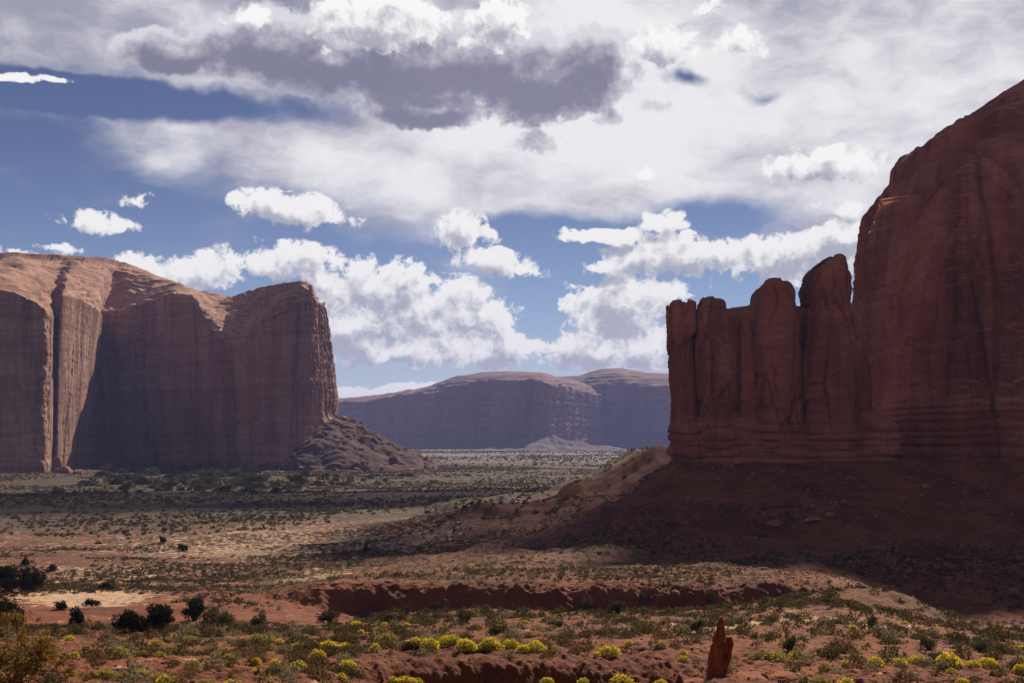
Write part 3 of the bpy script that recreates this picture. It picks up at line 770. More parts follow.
column('pinnacle', [(795, 500), (796, 400), (798, 330), (800, 302), (803, 288), (808, 277), (815, 269), (824, 261), (833, 255.5)],
       [(868, 500), (866, 400), (861, 340), (857.5, 305), (856.5, 276), (854, 264), (849, 257), (843, 254.5)], 409, 16, 7.0, 8.1, 340, 320, 3.4, top_round=.03, ledges=7, relief=.9, step=2.4)
column('rock_core', [(682, 520), (680, 440), (678, 380), (678, 330), (681, 314), (722, 311), (765, 308), (800, 305)],
       [(874, 520), (872, 400), (868, 350), (862, 326), (850, 305)], 421, 14, 5.0, 11.1, 520, 240, 5.0, top_round=.08, ledges=6, relief=1.0)
column('layered_base', [(679, 520), (677, 470), (675, 447), (677, 436), (682, 424), (694, 414), (704, 408)],
       [(900, 520), (900, 470), (900, 430), (890, 418), (880, 408)], 414, 15, 5.0, 9.3, 700, 150, 6.0, top_round=.5, ledges=14, strata=2.0)

# ------------------------------------------------------------------ where a sight line meets the ground (to stand things on it)
_Ds = np.geomspace(36, 2600, 1800)
def ground_hit(px, py):
    x = (px - 512) / F * _Ds
    z = ground_z(x, _Ds)
    rows = HZ - z / _Ds * F
    k = np.argmax(rows <= py)
    if rows[k] > py: k = len(_Ds) - 1
    return Vector((x[k], _Ds[k], z[k]))

def visible(px, D, z_top):
    """False where nearer ground hides a point"""
    Dn = np.linspace(40, D * .985, 60)
    x = (px - 512) / F * Dn
    return (ground_z(x, Dn, False) / Dn).max() < z_top / D + .0006

# ------------------------------------------------------------------ plant templates
def quads(c, size, r, flat=0.0, up=None, aspect=1.6):
    """one small leaf-like quad at every centre"""
    n = len(c)
    a = r.normal(size=(n, 3)); a[:, 2] *= (1 - flat)
    if up is not None: a = a * .6 + up
    a /= np.linalg.norm(a, axis=1)[:, None]
    b = np.cross(a, r.normal(size=(n, 3))); b /= np.linalg.norm(b, axis=1)[:, None] + 1e-9
    s = (size * r.uniform(.6, 1.35, n))[:, None]
    a = a * s * aspect; b = b * s
    V = np.stack([c - a * .5, c + b * .5, c + a * .6, c - b * .5], 1).reshape(-1, 3)
    return V, np.arange(n * 4).reshape(-1, 4)

def blades(p0, p1, w, r):
    n = len(p0); d = p1 - p0
    b = np.cross(d, r.normal(size=(n, 3))); b /= np.linalg.norm(b, axis=1)[:, None] + 1e-9
    V = np.stack([p0 - b * w, p0 + b * w, p1], 1).reshape(-1, 3)
    return V, np.arange(n * 3).reshape(-1, 3)

def dome_dirs(n, r, lo=-.1):
    z = r.uniform(lo, 1, n); t = r.uniform(0, 2 * np.pi, n); q = np.sqrt(np.maximum(0, 1 - z * z))
    return np.stack([q * np.cos(t), q * np.sin(t), z], -1)

def lumpy(dirs, seed, amp=.28):
    return 1 + amp * fbm(dirs[:, 0] * 1.7 + seed, dirs[:, 1] * 1.7, dirs[:, 2] * 1.7, 3)

def bush_leaves(n, seed, height=.8, size=.075, inner=.35, lo=-.05, amp=.3, flat=0.0):
    r = np.random.default_rng(seed)
    dd = dome_dirs(n, r, lo); rad = lumpy(dd, seed * 1.37, amp) * r.uniform(inner, 1, n) ** .6
    c = dd * rad[:, None]; c[:, 2] = np.maximum(np.sign(c[:, 2]) * np.abs(c[:, 2]) ** .8 * height, .02)
    return quads(c, size, r, flat, dd * .5)

def bush_stems(n, seed, height=.8, w=.012, reach=.9):
    r = np.random.default_rng(seed + 99)
    dd = dome_dirs(n, r, .05); rad = lumpy(dd, seed * 1.37, .3) * reach
    p1 = dd * rad[:, None]; p1[:, 2] *= height
    p0 = dd * np.array([.10, .10, 0.0])
    return blades(p0, p1, w, r)

def cat(*vf):
    """join (V, F) pieces; returns V and a list of face arrays"""
    V, T, Q, o = [], [], [], 0
    for v, f in vf:
        (T if f.shape[1] == 3 else Q).append(f + o); V.append(v); o += len(v)
    return np.concatenate(V), [np.concatenate(k) for k in (T, Q) if k]

def scatter_mesh(name, templates, pos, scale, rot, which, mat):
    """many copies of small templates in one mesh"""
    Vs, Qs, o = [], [], 0
    for k, (V, Fq) in enumerate(templates):
        I = np.where(which == k)[0]
        if not len(I): continue
        c, s_ = np.cos(rot[I])[:, None], np.sin(rot[I])[:, None]
        X = (V[None, :, 0] * c - V[None, :, 1] * s_) * scale[I, None] + pos[I, 0:1]
        Y = (V[None, :, 0] * s_ + V[None, :, 1] * c) * scale[I, None] + pos[I, 1:2]
        Z = V[None, :, 2] * scale[I, None] + pos[I, 2:3]
        Vs.append(np.stack([X, Y, Z], -1).reshape(-1, 3))
        Qs.append((Fq[None] + (np.arange(len(I)) * len(V))[:, None, None] + o).reshape(-1, Fq.shape[1])); o += len(I) * len(V)
    me = mesh_arrays(name, np.concatenate(Vs), [np.concatenate(Qs)], mat, smooth=False)
    return link(name, me)

ORD = ['first', 'second', 'third', 'fourth', 'fifth', 'sixth', 'seventh', 'eighth', 'ninth', 'tenth', 'eleventh', 'twelfth',
       'thirteenth', 'fourteenth', 'fifteenth', 'sixteenth', 'seventeenth', 'eighteenth']
def from_left(k, n):
    if k == 0: return 'leftmost'
    if k == n - 1: return 'rightmost'
    return ORD[k] + ' from the left'

# ---- rabbitbrush: domes of thin stems with yellow flower heads
def rabbit_meshes(seed, flower_mat, n_flower):
    lf = mesh_arrays('foliage', *cat(bush_leaves(480, seed, 1.03, .10, .3), bush_stems(90, seed, 1.03)), M['rabbit_leaf'], False)
    r = np.random.default_rng(seed + 5)
    dd = dome_dirs(n_flower, r, .02); rad = lumpy(dd, seed * 1.37, .3) * r.uniform(.90, 1.06, n_flower)
    c = dd * rad[:, None]; c[:, 2] = np.abs(c[:, 2]) ** .8 * 1.06
    fl = mesh_arrays('blossoms', *cat(quads(c, .115, r, 0, dd, 1.2)), flower_mat, False)
    return lf, fl
rab = {'bright': [rabbit_meshes(k, M['rabbit_flower'], 620) for k in (1, 2, 3)],
       'half': [rabbit_meshes(k, M['rabbit_flower'], 260) for k in (11, 12)],
       'faded': [rabbit_meshes(k, M['rabbit_faded'], 420) for k in (21, 22, 23)]}
rab_words = {'bright': 'bright yellow rabbitbrush', 'half': 'green and yellow rabbitbrush', 'faded': 'faded olive yellow rabbitbrush'}
R_ = random.Random(4)
def rabbitbrush(px, py, w, kind, label, group):
    p = ground_hit(px, py); rad = w * p.y / F / 2 * 1.0
    o = empty('rabbitbrush', (p.x, p.y, p.z - .03), R_.uniform(0, 6.28)); o.scale = (rad, rad * R_.uniform(.85, 1.1), rad * (.42 if w > 35 else R_.uniform(.75, 1.1)))
    lf, fl = R_.choice(rab[kind])
    link('foliage', lf, o); link('blossoms', fl, o)
    return tag(o, label, 'bush', group)
zones = [
 ('in the row along the red bank top', [(415, 648, 23, 'bright'), (429, 650, 21, 'bright'), (450, 646, 23, 'bright'), (466, 652, 21, 'bright'), (480, 651, 14, 'half'), (491, 650, 21, 'bright'),
   (511, 648, 18, 'bright'), (523, 652, 13, 'bright'), (537, 652, 20, 'bright'), (555, 652, 12, 'faded'), (597, 656, 10, 'bright'), (610, 656, 22, 'bright')]),
 ('at the bottom below the red bank', [(405, 686, 23, 'bright'), (547, 686, 16, 'bright'), (583, 688, 13, 'bright'), (621, 690, 26, 'bright'), (661, 690, 16, 'bright'), (393, 686, 14, 'half'), (640, 692, 14, 'bright'), (417, 688, 14, 'half')]),
 ('on the rilled red slope', [(345, 651, 21, 'bright'), (328, 650, 19, 'bright'), (318, 660, 18, 'bright'), (275, 666, 13, 'bright'), (256, 664, 11, 'bright'), (256, 674, 12, 'bright'), (347, 671, 16, 'bright'),
   (299, 667, 14, 'half'), (341, 681, 14, 'half'), (229, 661, 14, 'faded'), (216, 657, 12, 'faded'), (361, 676, 14, 'faded')]),
 ('along the top of the red slope', [(297, 649, 13, 'half'), (270, 643, 15, 'bright'), (280, 644, 11, 'bright'), (246, 646, 8, 'bright'), (306, 643, 14, 'faded'), (386, 645, 22, 'faded'), (257, 645, 20, 'faded'), (239, 634, 8, 'half'), (289, 643, 7, 'faded')]),
 ('among sage behind the red bank', [(406, 627, 8, 'bright'), (356, 627, 13, 'bright'), (361, 634, 8, 'bright'), (385, 627, 9, 'bright'), (629, 645, 9, 'half'), (661, 648, 12, 'faded'), (683, 654, 9, 'bright'), (500, 628, 8, 'half'), (525, 624, 7, 'bright'), (376, 648, 8, 'bright'), (446, 632, 8, 'faded')]),
 ('on the red slope near the golden bush', [(121, 657, 19, 'faded'), (143, 657, 15, 'faded'), (160, 658, 13, 'half'), (157, 646, 15, 'half'), (170, 651, 14, 'faded'), (190, 643, 14, 'faded'), (179, 648, 10, 'faded'), (70, 640, 11, 'bright'),
   (74, 659, 12, 'half'), (62, 659, 10, 'half'), (86, 651, 10, 'faded'), (46, 642, 12, 'faded')]),
 ('at the bottom near the golden bush', [(106, 679, 19, 'faded'), (121, 680, 13, 'faded'), (141, 680, 21, 'faded'), (166, 686, 22, 'half'), (73, 675, 11, 'half'), (192, 671, 19, 'faded'), (155, 682, 15, 'faded'), (205, 688, 22, 'faded'), (232, 688, 20, 'half')]),
 ('beside the leaning rock slab', [(771, 661, 42, 'faded'), (683, 662, 12, 'half'), (748, 657, 12, 'faded'), (797, 659, 16, 'faded')]),
 ('in the row on the stony flat', [(825, 670, 15, 'faded'), (875, 667, 17, 'bright'), (900, 666, 16, 'half'), (918, 664, 19, 'bright'), (949, 667, 25, 'bright'), (973, 667, 15, 'bright'), (986, 669, 24, 'bright'), (1021, 673, 18, 'bright'),
   (845, 666, 10, 'half'), (952, 674, 14, 'half'), (1020, 652, 14, 'bright')]),
 ('at the bottom beyond the rock ledge', [(962, 684, 14, 'bright'), (846, 690, 20, 'half'), (868, 690, 17, 'faded'), (820, 686, 22, 'faded'), (1015, 690, 16, 'faded'), (907, 688, 12, 'half')]),
 ('among dark sage on the right flat', [(853, 630, 8, 'bright'), (838, 652, 9, 'half'), (905, 624, 6, 'bright'), (945, 636, 6, 'half'), (935, 626, 5, 'bright'), (893, 628, 7, 'half'), (976, 640, 9, 'faded')]),
]
for phrase, items in zones:
    for kind in ('bright', 'half', 'faded'):
        sub = sorted(i for i in items if i[3] == kind)
        for k, (px, py, w, kd) in enumerate(sub):
            lab = rab_words[kd] + ' ' + phrase + (', ' + from_left(k, len(sub)) if len(sub) > 1 else '')
            rabbitbrush(px, py, w, kd, lab, 'rabbitbrush in the foreground')

# ---- junipers and large shrubs
def tube(path, radii, sides=6):
    path = np.asarray(path, float); n = len(path); V = []
    for i in range(n):
        t = path[min(i + 1, n - 1)] - path[max(i - 1, 0)]; t /= np.linalg.norm(t) + 1e-9
        u = np.cross(t, [0.3, 1, .2]); u /= np.linalg.norm(u) + 1e-9; w = np.cross(t, u)
        for k in range(sides):
            a = 2 * np.pi * k / sides; V.append(path[i] + radii[i] * (np.cos(a) * u + np.sin(a) * w))
    Fq = [(i * sides + k, i * sides + (k + 1) % sides, (i + 1) * sides + (k + 1) % sides, (i + 1) * sides + k) for i in range(n - 1) for k in range(sides)]
    return np.array(V), np.array(Fq)

def limbs(seed, n, height, spread, r0, wig=.12, start=.12, seg=6):
    r = np.random.default_rng(seed); out = []; tips = []
    for k in range(n):
        az = 2 * np.pi * (k + r.uniform(-.3, .3)) / n; ln = r.uniform(.75, 1.05); el = r.uniform(.35, 1.25) if k else 1.45
        end = np.array([np.cos(az) * spread * np.cos(el), np.sin(az) * spread * np.cos(el), height * (.35 + .6 * np.sin(el))]) * ln
        base = np.array([np.cos(az) * .05, np.sin(az) * .05, 0.0])
        t = np.linspace(0, 1, seg)[:, None]
        path = base * (1 - t) + end * t + r.normal(scale=wig, size=(seg, 3)) * np.sin(np.pi * t) * height * .4
        path[:, 2] = np.maximum(path[:, 2], -.05) + .12 * height * np.sin(np.pi * t[:, 0]) * (1 if k else 0)
        path[0, 2] = -.15
        out.append(tube(path, r0 * (1 - .85 * t[:, 0]), 5)); tips.append(path)
    return out, tips

def juniper_meshes(seed, n_cl=16, n_leaf=110, leaf=.075, mat='juniper', tall=1.0, dense=1.0):
    """unit tree: crown about 1 m radius, height 'tall' * 1.3"""
    r = np.random.default_rng(seed)
    tb, tips = limbs(seed, 6, 1.0 * tall, .8, .075)
    trunk = mesh_arrays('trunk', *cat(*tb), M['bark'])
    cs, ups = [], []
    for k in range(n_cl):
        dd = dome_dirs(1, r, -.05)[0]; rad = r.uniform(.35, .85)
        cen = np.array([dd[0] * rad, dd[1] * rad, .16 + (.06 + 1.05 * max(dd[2], 0) * rad * 1.15) * tall])
        cr = r.uniform(.20, .40); v = r.normal(size=(n_leaf, 3)); v /= np.linalg.norm(v, axis=1)[:, None]
        q = v * (cr * r.uniform(.35, 1, n_leaf) ** .5)[:, None]; q[:, 2] *= .75
        cs.append(cen + q); ups.append(v)
    for path in tips:                                    # foliage along the limbs
        i = r.integers(2, len(path), n_leaf // 2); cs.append(path[i] + r.normal(scale=.09, size=(n_leaf // 2, 3))); ups.append(r.normal(size=(n_leaf // 2, 3)))
    c = np.concatenate(cs); u = np.concatenate(ups); c[:, 2] = np.maximum(c[:, 2], .03)
    crown = mesh_arrays('crown', *cat(quads(c, leaf, r, 0, u * .6)), M[mat], False)
    return trunk, crown
jun = [juniper_meshes(k, 20, 130, .065) for k in (31, 32, 33, 34)]
jun_low = [juniper_meshes(k, 15, 130, .07, 'juniper', .62) for k in (35, 36, 37)]
olv = [juniper_meshes(k, 14, 90, .06, 'olive', .75) for k in (41, 42, 43)]

def tree(px, py, w, h, kind, label, name='juniper', cat_='tree', group=None):
    p = ground_hit(px, py); rad = w * p.y / F / 2; hh = h * p.y / F
    pool, unit = {'tall': (jun, 1.35), 'low': (jun_low, .95), 'olive': (olv, 1.1)}[kind]
    tr, cr = R_.choice(pool)
    o = empty(name, (p.x, p.y, p.z - .05), R_.uniform(0, 6.28)); o.scale = (rad * .95, rad * .95, hh / unit)
    link('trunk' if name == 'juniper' else 'branches', tr, o); link('crown' if name == 'juniper' else 'foliage', cr, o)
    return tag(o, label, cat_, group)
G1 = 'junipers round the sandy patch'
tree(8, 592, 40, 30, 'tall', 'dark juniper at the far left beside the sandy patch, cut by the frame', group=G1)
tree(31, 592, 34, 32, 'tall', 'rounded dark juniper just left of the bare sand patch', group=G1)
tree(25, 566, 12, 9, 'low', 'small dark juniper behind the rounded juniper left of the sand', group=G1)
tree(52, 571, 12, 8, 'low', 'small dark juniper above the sand patch, behind the larger pair', group=G1)
tree(6, 624, 48, 32, 'tall', 'broad dark juniper behind the golden leaved bush', group=G1)
tree(77, 626, 19, 24, 'tall', 'upright dark juniper standing alone on the bare sand', group=G1)
tree(62, 610, 15, 12, 'low', 'little green juniper left of the upright one on the sand', group=G1)
tree(92, 606, 19, 9, 'low', 'flat spreading juniper on the bare sand patch', group=G1)
tree(133, 632, 40, 28, 'low', 'wide dark juniper at the right edge of the bare sand', group=G1)
tree(159, 631, 46, 30, 'tall', 'large dark juniper, right one of the touching pair beside the sand', group=G1)
tree(195, 620, 32, 25, 'tall', 'dark dense juniper right of the touching pair', group=G1)
tree(220, 627, 46, 26, 'olive', 'broad olive juniper with open crown at the wash edge', group=G1)
tree(258, 629, 24, 22, 'olive', 'upright olive juniper at the left end of the dark wash wall', group=G1)
tree(107, 590, 26, 7, 'low', 'low green shrub spreading across the upper edge of the sand', 'desert_shrub', 'shrub', G1)
tree(163, 543, 9, 8, 'low', 'tiny dark juniper on the open middle plain, left of its neighbour', group='lone junipers on the plain')
tree(183, 551, 12, 9, 'low', 'small dark juniper on the open plain above the sandy streaks', group='lone junipers on the plain')
tree(366, 553, 9, 10, 'low', 'small juniper on the sandy slope below the plain', group='lone junipers on the plain')
G2 = 'dark shrubs along the edge of the wash'
for px, py, w, h, lab in [(330, 624, 34, 18, 'wide dark green shrub before the left part of the wash wall'), (388, 625, 24, 17, 'round dark shrub left of the yellow row, before the wash wall'),
    (407, 613, 16, 8, 'low grey green shrub at the foot of the wash wall'), (438, 612, 14, 13, 'small upright shrub against the middle of the wash wall'),
    (466, 622, 20, 15, 'dark shrub standing behind the yellow row on the bank'), (586, 613, 19, 19, 'tall dark shrub against the wash wall, left of the spreading one'),
    (618, 614, 30, 18, 'large spreading shrub against the wash wall'), (643, 607, 15, 14, 'upright shrub right of the spreading one by the wash'),
    (711, 607, 15, 13, 'dark shrub at the shadow edge beside the wash'), (698, 633, 19, 20, 'dark shrub just left of the leaning rock top'),
    (790, 652, 28, 23, 'tall dark shrub right of the leaning rock'), (828, 604, 13, 8, 'green shrub on the crest of the right flat'),
    (872, 628, 19, 16, 'round dark shrub left of the red mound'), (928, 649, 24, 18, 'dark shrub below the red mound'),
    (936, 660, 20, 11, 'low dark shrub just behind the yellow row on the flat'), (980, 652, 20, 15, 'olive shrub behind the right end of the yellow row'),
    (1000, 654, 18, 10, 'brownish shrub at the far right behind the yellow row'), (560, 627, 16, 9, 'brown green shrub among sage in the middle of the terrace'),
    (496, 634, 22, 10, 'brown twiggy shrub behind the middle of the yellow row'), (758, 640, 18, 10, 'grey green shrub left of the tall dark one')]:
    tree(px, py, w, h, 'olive', lab, 'desert_shrub', 'shrub', G2)

# small trees along the foot of the mesa, and a few far out on the plain
rj = random.Random(11)
far_tree = []
for k in range(5):
    r = np.random.default_rng(60 + k)
    tb, tips = limbs(60 + k, 3, .8, .6, .07, seg=4)
    far_tree.append((mesh_arrays('trunk', *cat(*tb), M['bark']), mesh_arrays('crown', *cat(bush_leaves(150, 70 + k, .85, .20, .3, -.1, .4)), M['juniper' if k % 2 else 'olive'], False)))
n = 0
while n < 165:
    px = rj.triangular(50, 445, 190); lo = 470 if px > 100 else 484
    py = rj.uniform(lo, 493 if px < 300 else 486) if px > 60 else rj.uniform(486, 494)
    p = ground_hit(px, py)
    if p.y > 1750: continue
    if px > 270 and py < 476 + (px - 270) * -.01: continue
    w = rj.uniform(5, 13) * (1.25 if px < 330 else .8); rad = w * p.y / F / 2
    o = empty('juniper', (p.x, p.y, p.z - .3), rj.uniform(0, 6.28)); o.scale = (rad, rad, rad * rj.uniform(.8, 1.25))
    tr, cr = rj.choice(far_tree); link('trunk', tr, o); link('crown', cr, o)
    tag(o, 'small dark juniper in the scattered belt along the foot of the mesa', 'tree', 'junipers along the foot of the mesa'); n += 1
for px, py, w in [(377, 476.5, 7), (402, 476.5, 9), (415, 476.5, 5), (468, 476.3, 7), (481, 476.3, 5), (447, 477, 6)]:
    p = ground_hit(px, py); rad = w * p.y / F / 2
    o = empty('juniper', (p.x, p.y, p.z - .3)); o.scale = (rad, rad, rad * .8); tr, cr = rj.choice(far_tree); link('trunk', tr, o); link('crown', cr, o)
    tag(o, 'lone dark juniper on the plain just off the tip of the talus', 'tree', 'junipers off the talus tip')

# ---- the scraggly golden bush at the lower left corner
gb = ground_hit(6, 690); gb = Vector(((2 - 512) / F * 41, 41.0, float(ground_z((2 - 512) / F * 41, 41.0))))
golden = empty('golden_bush', gb); golden.scale = (1.2, 1.2, 1.15); tag(golden, 'scraggly bush with bare dark branches and golden leaves at the lower left', 'bush')
r = np.random.default_rng(5); pieces, leaf_c = [], []
def grow(p, d_, ln, rad, depth):
    n_ = 5; path = [p]
    for k in range(n_):
        d_ = d_ + r.normal(scale=.16, size=3) + np.array([0, 0, .03]); d_ /= np.linalg.norm(d_); path.append(path[-1] + d_ * ln / n_)
    pieces.append(tube(np.array(path), np.linspace(rad, rad * .55, n_ + 1), 5))
    if depth == 0:
        for q in path[1:]: leaf_c.extend(q + r.normal(scale=.05, size=(7, 3)))
        return
    for k in range(3 if depth > 1 else 4):
        i = r.integers(2, n_ + 1); dd = d_ + r.normal(scale=.55, size=3); dd /= np.linalg.norm(dd)
        grow(path[i], dd, ln * r.uniform(.55, .8), rad * .55, depth - 1)
for a_ in np.linspace(0, 2 * np.pi, 9, endpoint=False):
    grow(np.array([np.cos(a_) * .08, np.sin(a_) * .08, -.1]), np.array([np.cos(a_) * .75 + .1, np.sin(a_) * .6, .75]), r.uniform(.75, 1.1), .042, 3)
link('branches', mesh_arrays('branches', *cat(*pieces), M['bark']), golden)
link('leaves', mesh_arrays('leaves', *cat(quads(np.array(leaf_c), .040, r, 0, None, 1.5)), M['gold_leaf'], False), golden)

# ------------------------------------------------------------------ sagebrush: 300 single plants, the rest one mass
def sage_ok(x, y):
    a = 512 + F * x / y
    dens = .5 + .9 * perlin(x * .09, y * .09, 6.6)
    bankf = (y < 60) & (a > 390) & (a < 690)
    if y < 62: dens = dens * .55 + .02
    return (not bankf) and rj.random() < dens
cand = []
while len(cand) < 3600:
    Dv = math.sqrt(rj.uniform(44 ** 2, 150 ** 2)); px = rj.uniform(-25, 1050)
    x = (px - 512) / F * Dv
    if not sage_ok(x, Dv): continue
    rad = rj.choice([rj.uniform(.18, .34), rj.uniform(.26, .48), rj.uniform(.34, .62)])
    cand.append((rad / Dv, x, Dv, rad, px))
Xc = np.array([c[1] for c in cand]); Yc = np.array([c[2] for c in cand]); Zc = ground_z(Xc, Yc)
keep = [(c, z) for c, z in zip(cand, Zc) if c[2] < 95 or visible(c[4], c[2], z + c[3])]
keep.sort(key=lambda q: -q[0][0])
single = [k for k in keep if 0 <= k[0][4] <= 1024 and HZ - k[1] / k[0][2] * F < 690]
single, rest = single[:300], [k for k in keep]
sid = set(id(k) for k in single); rest = [k for k in keep if id(k) not in sid]
sage_m = []
for k in range(6):
    mt = ('sage', 'sage_brown', 'sage_pale', 'sage_brown', 'sage', 'sage_pale')[k]
    sage_m.append((mt, mesh_arrays('sagebrush', *cat(bush_leaves(260, 80 + k, 1.05, .13, .3, -.05, .4), bush_stems(40, 80 + k, 1.05, .02)), M[mt], False)))
words = {'sage': 'dark grey green sagebrush', 'sage_pale': 'pale straw coloured brush', 'sage_brown': 'brown twiggy sagebrush'}
for (c, z) in single:
    mt, me = rj.choice(sage_m)
    o = link('sagebrush', me, None, (c[1], c[2], z - .03)); o.scale = (c[3], c[3], c[3] * rj.uniform(.8, 1.15)); o.rotation_euler[2] = rj.uniform(0, 6.28)
    where = ('on the red slope near the golden bush' if c[4] < 200 else 'on the red slope left of the bank' if c[4] < 400 else
             'on the flat behind the yellow row' if c[4] < 690 else 'on the flat round the leaning rock' if c[4] < 820 else 'on the stony flat below the red mound')
    tag(o, words[mt] + ' scattered ' + where, 'bush', words[mt] + ' ' + where)
def lod(n_leaf, size, k0, n=5): return [bush_leaves(n_leaf, k0 + k, 1.0, size, .3, .0, .4) for k in range(n)]
def mass(name, pts, temps, mat, label):
    pts = np.array(pts); n = len(pts); r = np.random.default_rng(n)
    z = ground_z(pts[:, 0], pts[:, 1])
    o = scatter_mesh(name, temps, np.stack([pts[:, 0], pts[:, 1], z - .02], -1), pts[:, 2], r.uniform(0, 6.28, n), r.integers(0, len(temps), n), M[mat])
    return tag(o, label, 'brush', kind='stuff')
mass('sagebrush', [(c[1], c[2], c[3]) for c, z in rest], lod(60, .22, 100), 'sage', 'dense low sagebrush covering the flat behind the red bank')

def field(n, D0, D1, size, dens_fn, px0=-60, px1=1084, seed=1):
    r = np.random.default_rng(seed)
    D_ = np.sqrt(r.uniform(D0 ** 2, D1 ** 2, n)); px = r.uniform(px0, px1, n); x = (px - 512) / F * D_
    ok = r.uniform(0, 1, n) < dens_fn(x, D_, px)
    rad = r.uniform(*size, n) * r.uniform(.6, 1.2, n)
    return np.stack([x, D_, rad], -1)[ok]
def dens_mid(x, D_, px):
    d_ = .42 + 1.5 * fbm(x * .022, D_ * .022, 3.3, 3) + .5 * perlin(x * .11, D_ * .11, 1.3) - .10 * sstep(px, 520, 600) * (D_ > 350)
    d_ = d_ - 1.0 * np.exp(-(((px - 88) / 55) ** 2 + ((D_ - 211) / 14) ** 2)) - .35 * sstep(px, 640, 760) * (D_ < 420)
    d_ = d_ - 1.0 * ((np.abs(D_ - 207) < 6) & (px > 290))
    return d_
def dens_far(x, D_, px): return .62 + 1.3 * fbm(x * .009, D_ * .006, 5.3, 3) - .12 * sstep(px, 520, 600) * (D_ < 520) + .4 * perlin(x * .05, D_ * .05, 2.3)
mass('desert_scrub', field(42000, 150, 420, (.28, .62), dens_mid, -200, 1224, seed=2), lod(20, .40, 120), 'sage', 'low grey green scrub dotted over the middle ground beyond the wash')
mass('plain_scrub', field(92000, 420, 1750, (.5, 1.15), dens_far, -240, 1264, seed=3), lod(9, .75, 140), 'sage', 'dark scrub speckling the open plain below the mesas')
mass('far_scrub', field(26000, 1700, 5000, (.9, 2.0), lambda x, D_, px: .40 + .8 * perlin(x * .004, D_ * .0016, 5.3), 300, 720, seed=6), lod(6, 1.0, 160), 'sage', 'specks of brush on the pale far plain before the blue mesas')
mass('terrace_scrub', field(9000, 208.5, 330, (.22, .42), lambda x, D_, px: .7 + .7 * perlin(x * .08, D_ * .08, 5.3) - .4 * sstep(px, 800, 900), 250, 1084, seed=12), lod(18, .42, 180), 'sage_pale', 'straw coloured scrub dotted over the terrace above the wash wall')
# dry grass between the bushes
def grass_t(seed, n=26):
    r = np.random.default_rng(seed); dd = dome_dirs(n, r, .35); p0 = r.normal(scale=.18, size=(n, 3)); p0[:, 2] = 0
    return blades(p0, p0 + dd * r.uniform(.5, 1.0, n)[:, None], .035, r)
def dens_grass(x, D_, px): return (.45 + .9 * perlin(x * .12, D_ * .12, 9.3)) * np.where((D_ < 60) & (px > 390) & (px < 690), .12, 1)
mass('dry_grass', field(9000, 44, 150, (.15, .38), dens_grass, seed=4), [grass_t(k) for k in range(5)], 'grass', 'tufts of dry straw coloured grass between the bushes')
mass('dry_grass', field(9000, 205, 420, (.3, .6), lambda x, D_, px: .35 + .8 * perlin(x * .04, D_ * .04, 4.3) - .6 * sstep(px, 700, 800), seed=5), [grass_t(k + 9, 14) for k in range(5)], 'grass', 'pale dry grass on the lit terrace beyond the wash')

# ------------------------------------------------------------------ rocks
def rock_mesh(name, seed, mat, n_cut=22, flat=1.0, sub=3, rough=.05):
    bm = bmesh.new(); bmesh.ops.create_icosphere(bm, subdivisions=sub, radius=1)
    V = np.array([v.co[:] for v in bm.verts]); Fc = np.array([[v.index for v in f.verts] for f in bm.faces]); bm.free()
    r = np.random.default_rng(seed); nn = r.normal(size=(n_cut, 3)); nn /= np.linalg.norm(nn, axis=1)[:, None]; dd = r.uniform(.55, 1.0, n_cut)
    proj = V @ nn.T; t = np.where(proj > .05, dd / np.maximum(proj, .05), 9).min(1); t = np.minimum(t, 1.25)
    V = V * t[:, None]; V = V + V / np.linalg.norm(V, axis=1)[:, None] * (rough * fbm(V[:, 0] * 3 + seed, V[:, 1] * 3, V[:, 2] * 3, 3))[:, None]
    V[:, 2] *= flat
    return mesh_arrays(name, V, [Fc], mat, smooth=False)
bould = [rock_mesh('boulder', k, M['boulder'], flat=.8) for k in range(7)]
def boulder(px, py, w, h, label, group=None, cat_='boulder', D=None):
    p = ground_hit(px, py) if D is None else Vector(((px - 512) / F * D, D, (HZ - py) / F * D))
    s_ = w * p.y / F / 2
    o = link('boulder', rj.choice(bould), None, (p.x, p.y, p.z + .25 * h * p.y / F)); o.scale = (s_, s_ * rj.uniform(.7, 1.1), h * p.y / F / 1.5)
    o.rotation_euler = (rj.uniform(-.25, .25), rj.uniform(-.25, .25), rj.uniform(0, 6.28))
    return tag(o, label, cat_, group)
G3 = 'fallen blocks below the sunlit mesa nose'
for px, py, w, h, D, lab in [(62, 486, 20, 26, 1400, 'huge dark fallen block under the sunlit mesa nose'), (78, 486, 17, 18, 1395, 'large slanting red block right of the huge dark one'),
    (57, 470, 12, 16, 1440, 'tall red block leaning on the mesa wall above the huge one'), (92, 487, 14, 11, 1390, 'medium red block at the right end of the fallen heap'),
    (106, 486, 13, 9, 1400, 'outlying reddish block beyond the heap, partly sunlit'), (30, 489, 15, 9, 1375, 'flat pale slab at the shaded foot of the mesa'),
    (18, 492, 12, 8, 1370, 'low dark block at the shaded foot of the mesa'), (44, 487, 10, 9, 1385, 'pale block just left of the huge dark one')]:
    boulder(px, py - 3, w * 1.1, h * 1.1, lab, G3, D=D - 62)
boulder(433, 477, 11, 7, 'dark boulder lying at the very tip of the talus', D=1500)
boulder(408, 475, 20, 9, 'long smooth slab low on the talus slope near its tip', D=1500)
boulder(176, 473, 22, 10, 'rounded red mound of rock at the shaded foot of the mesa', D=1690)
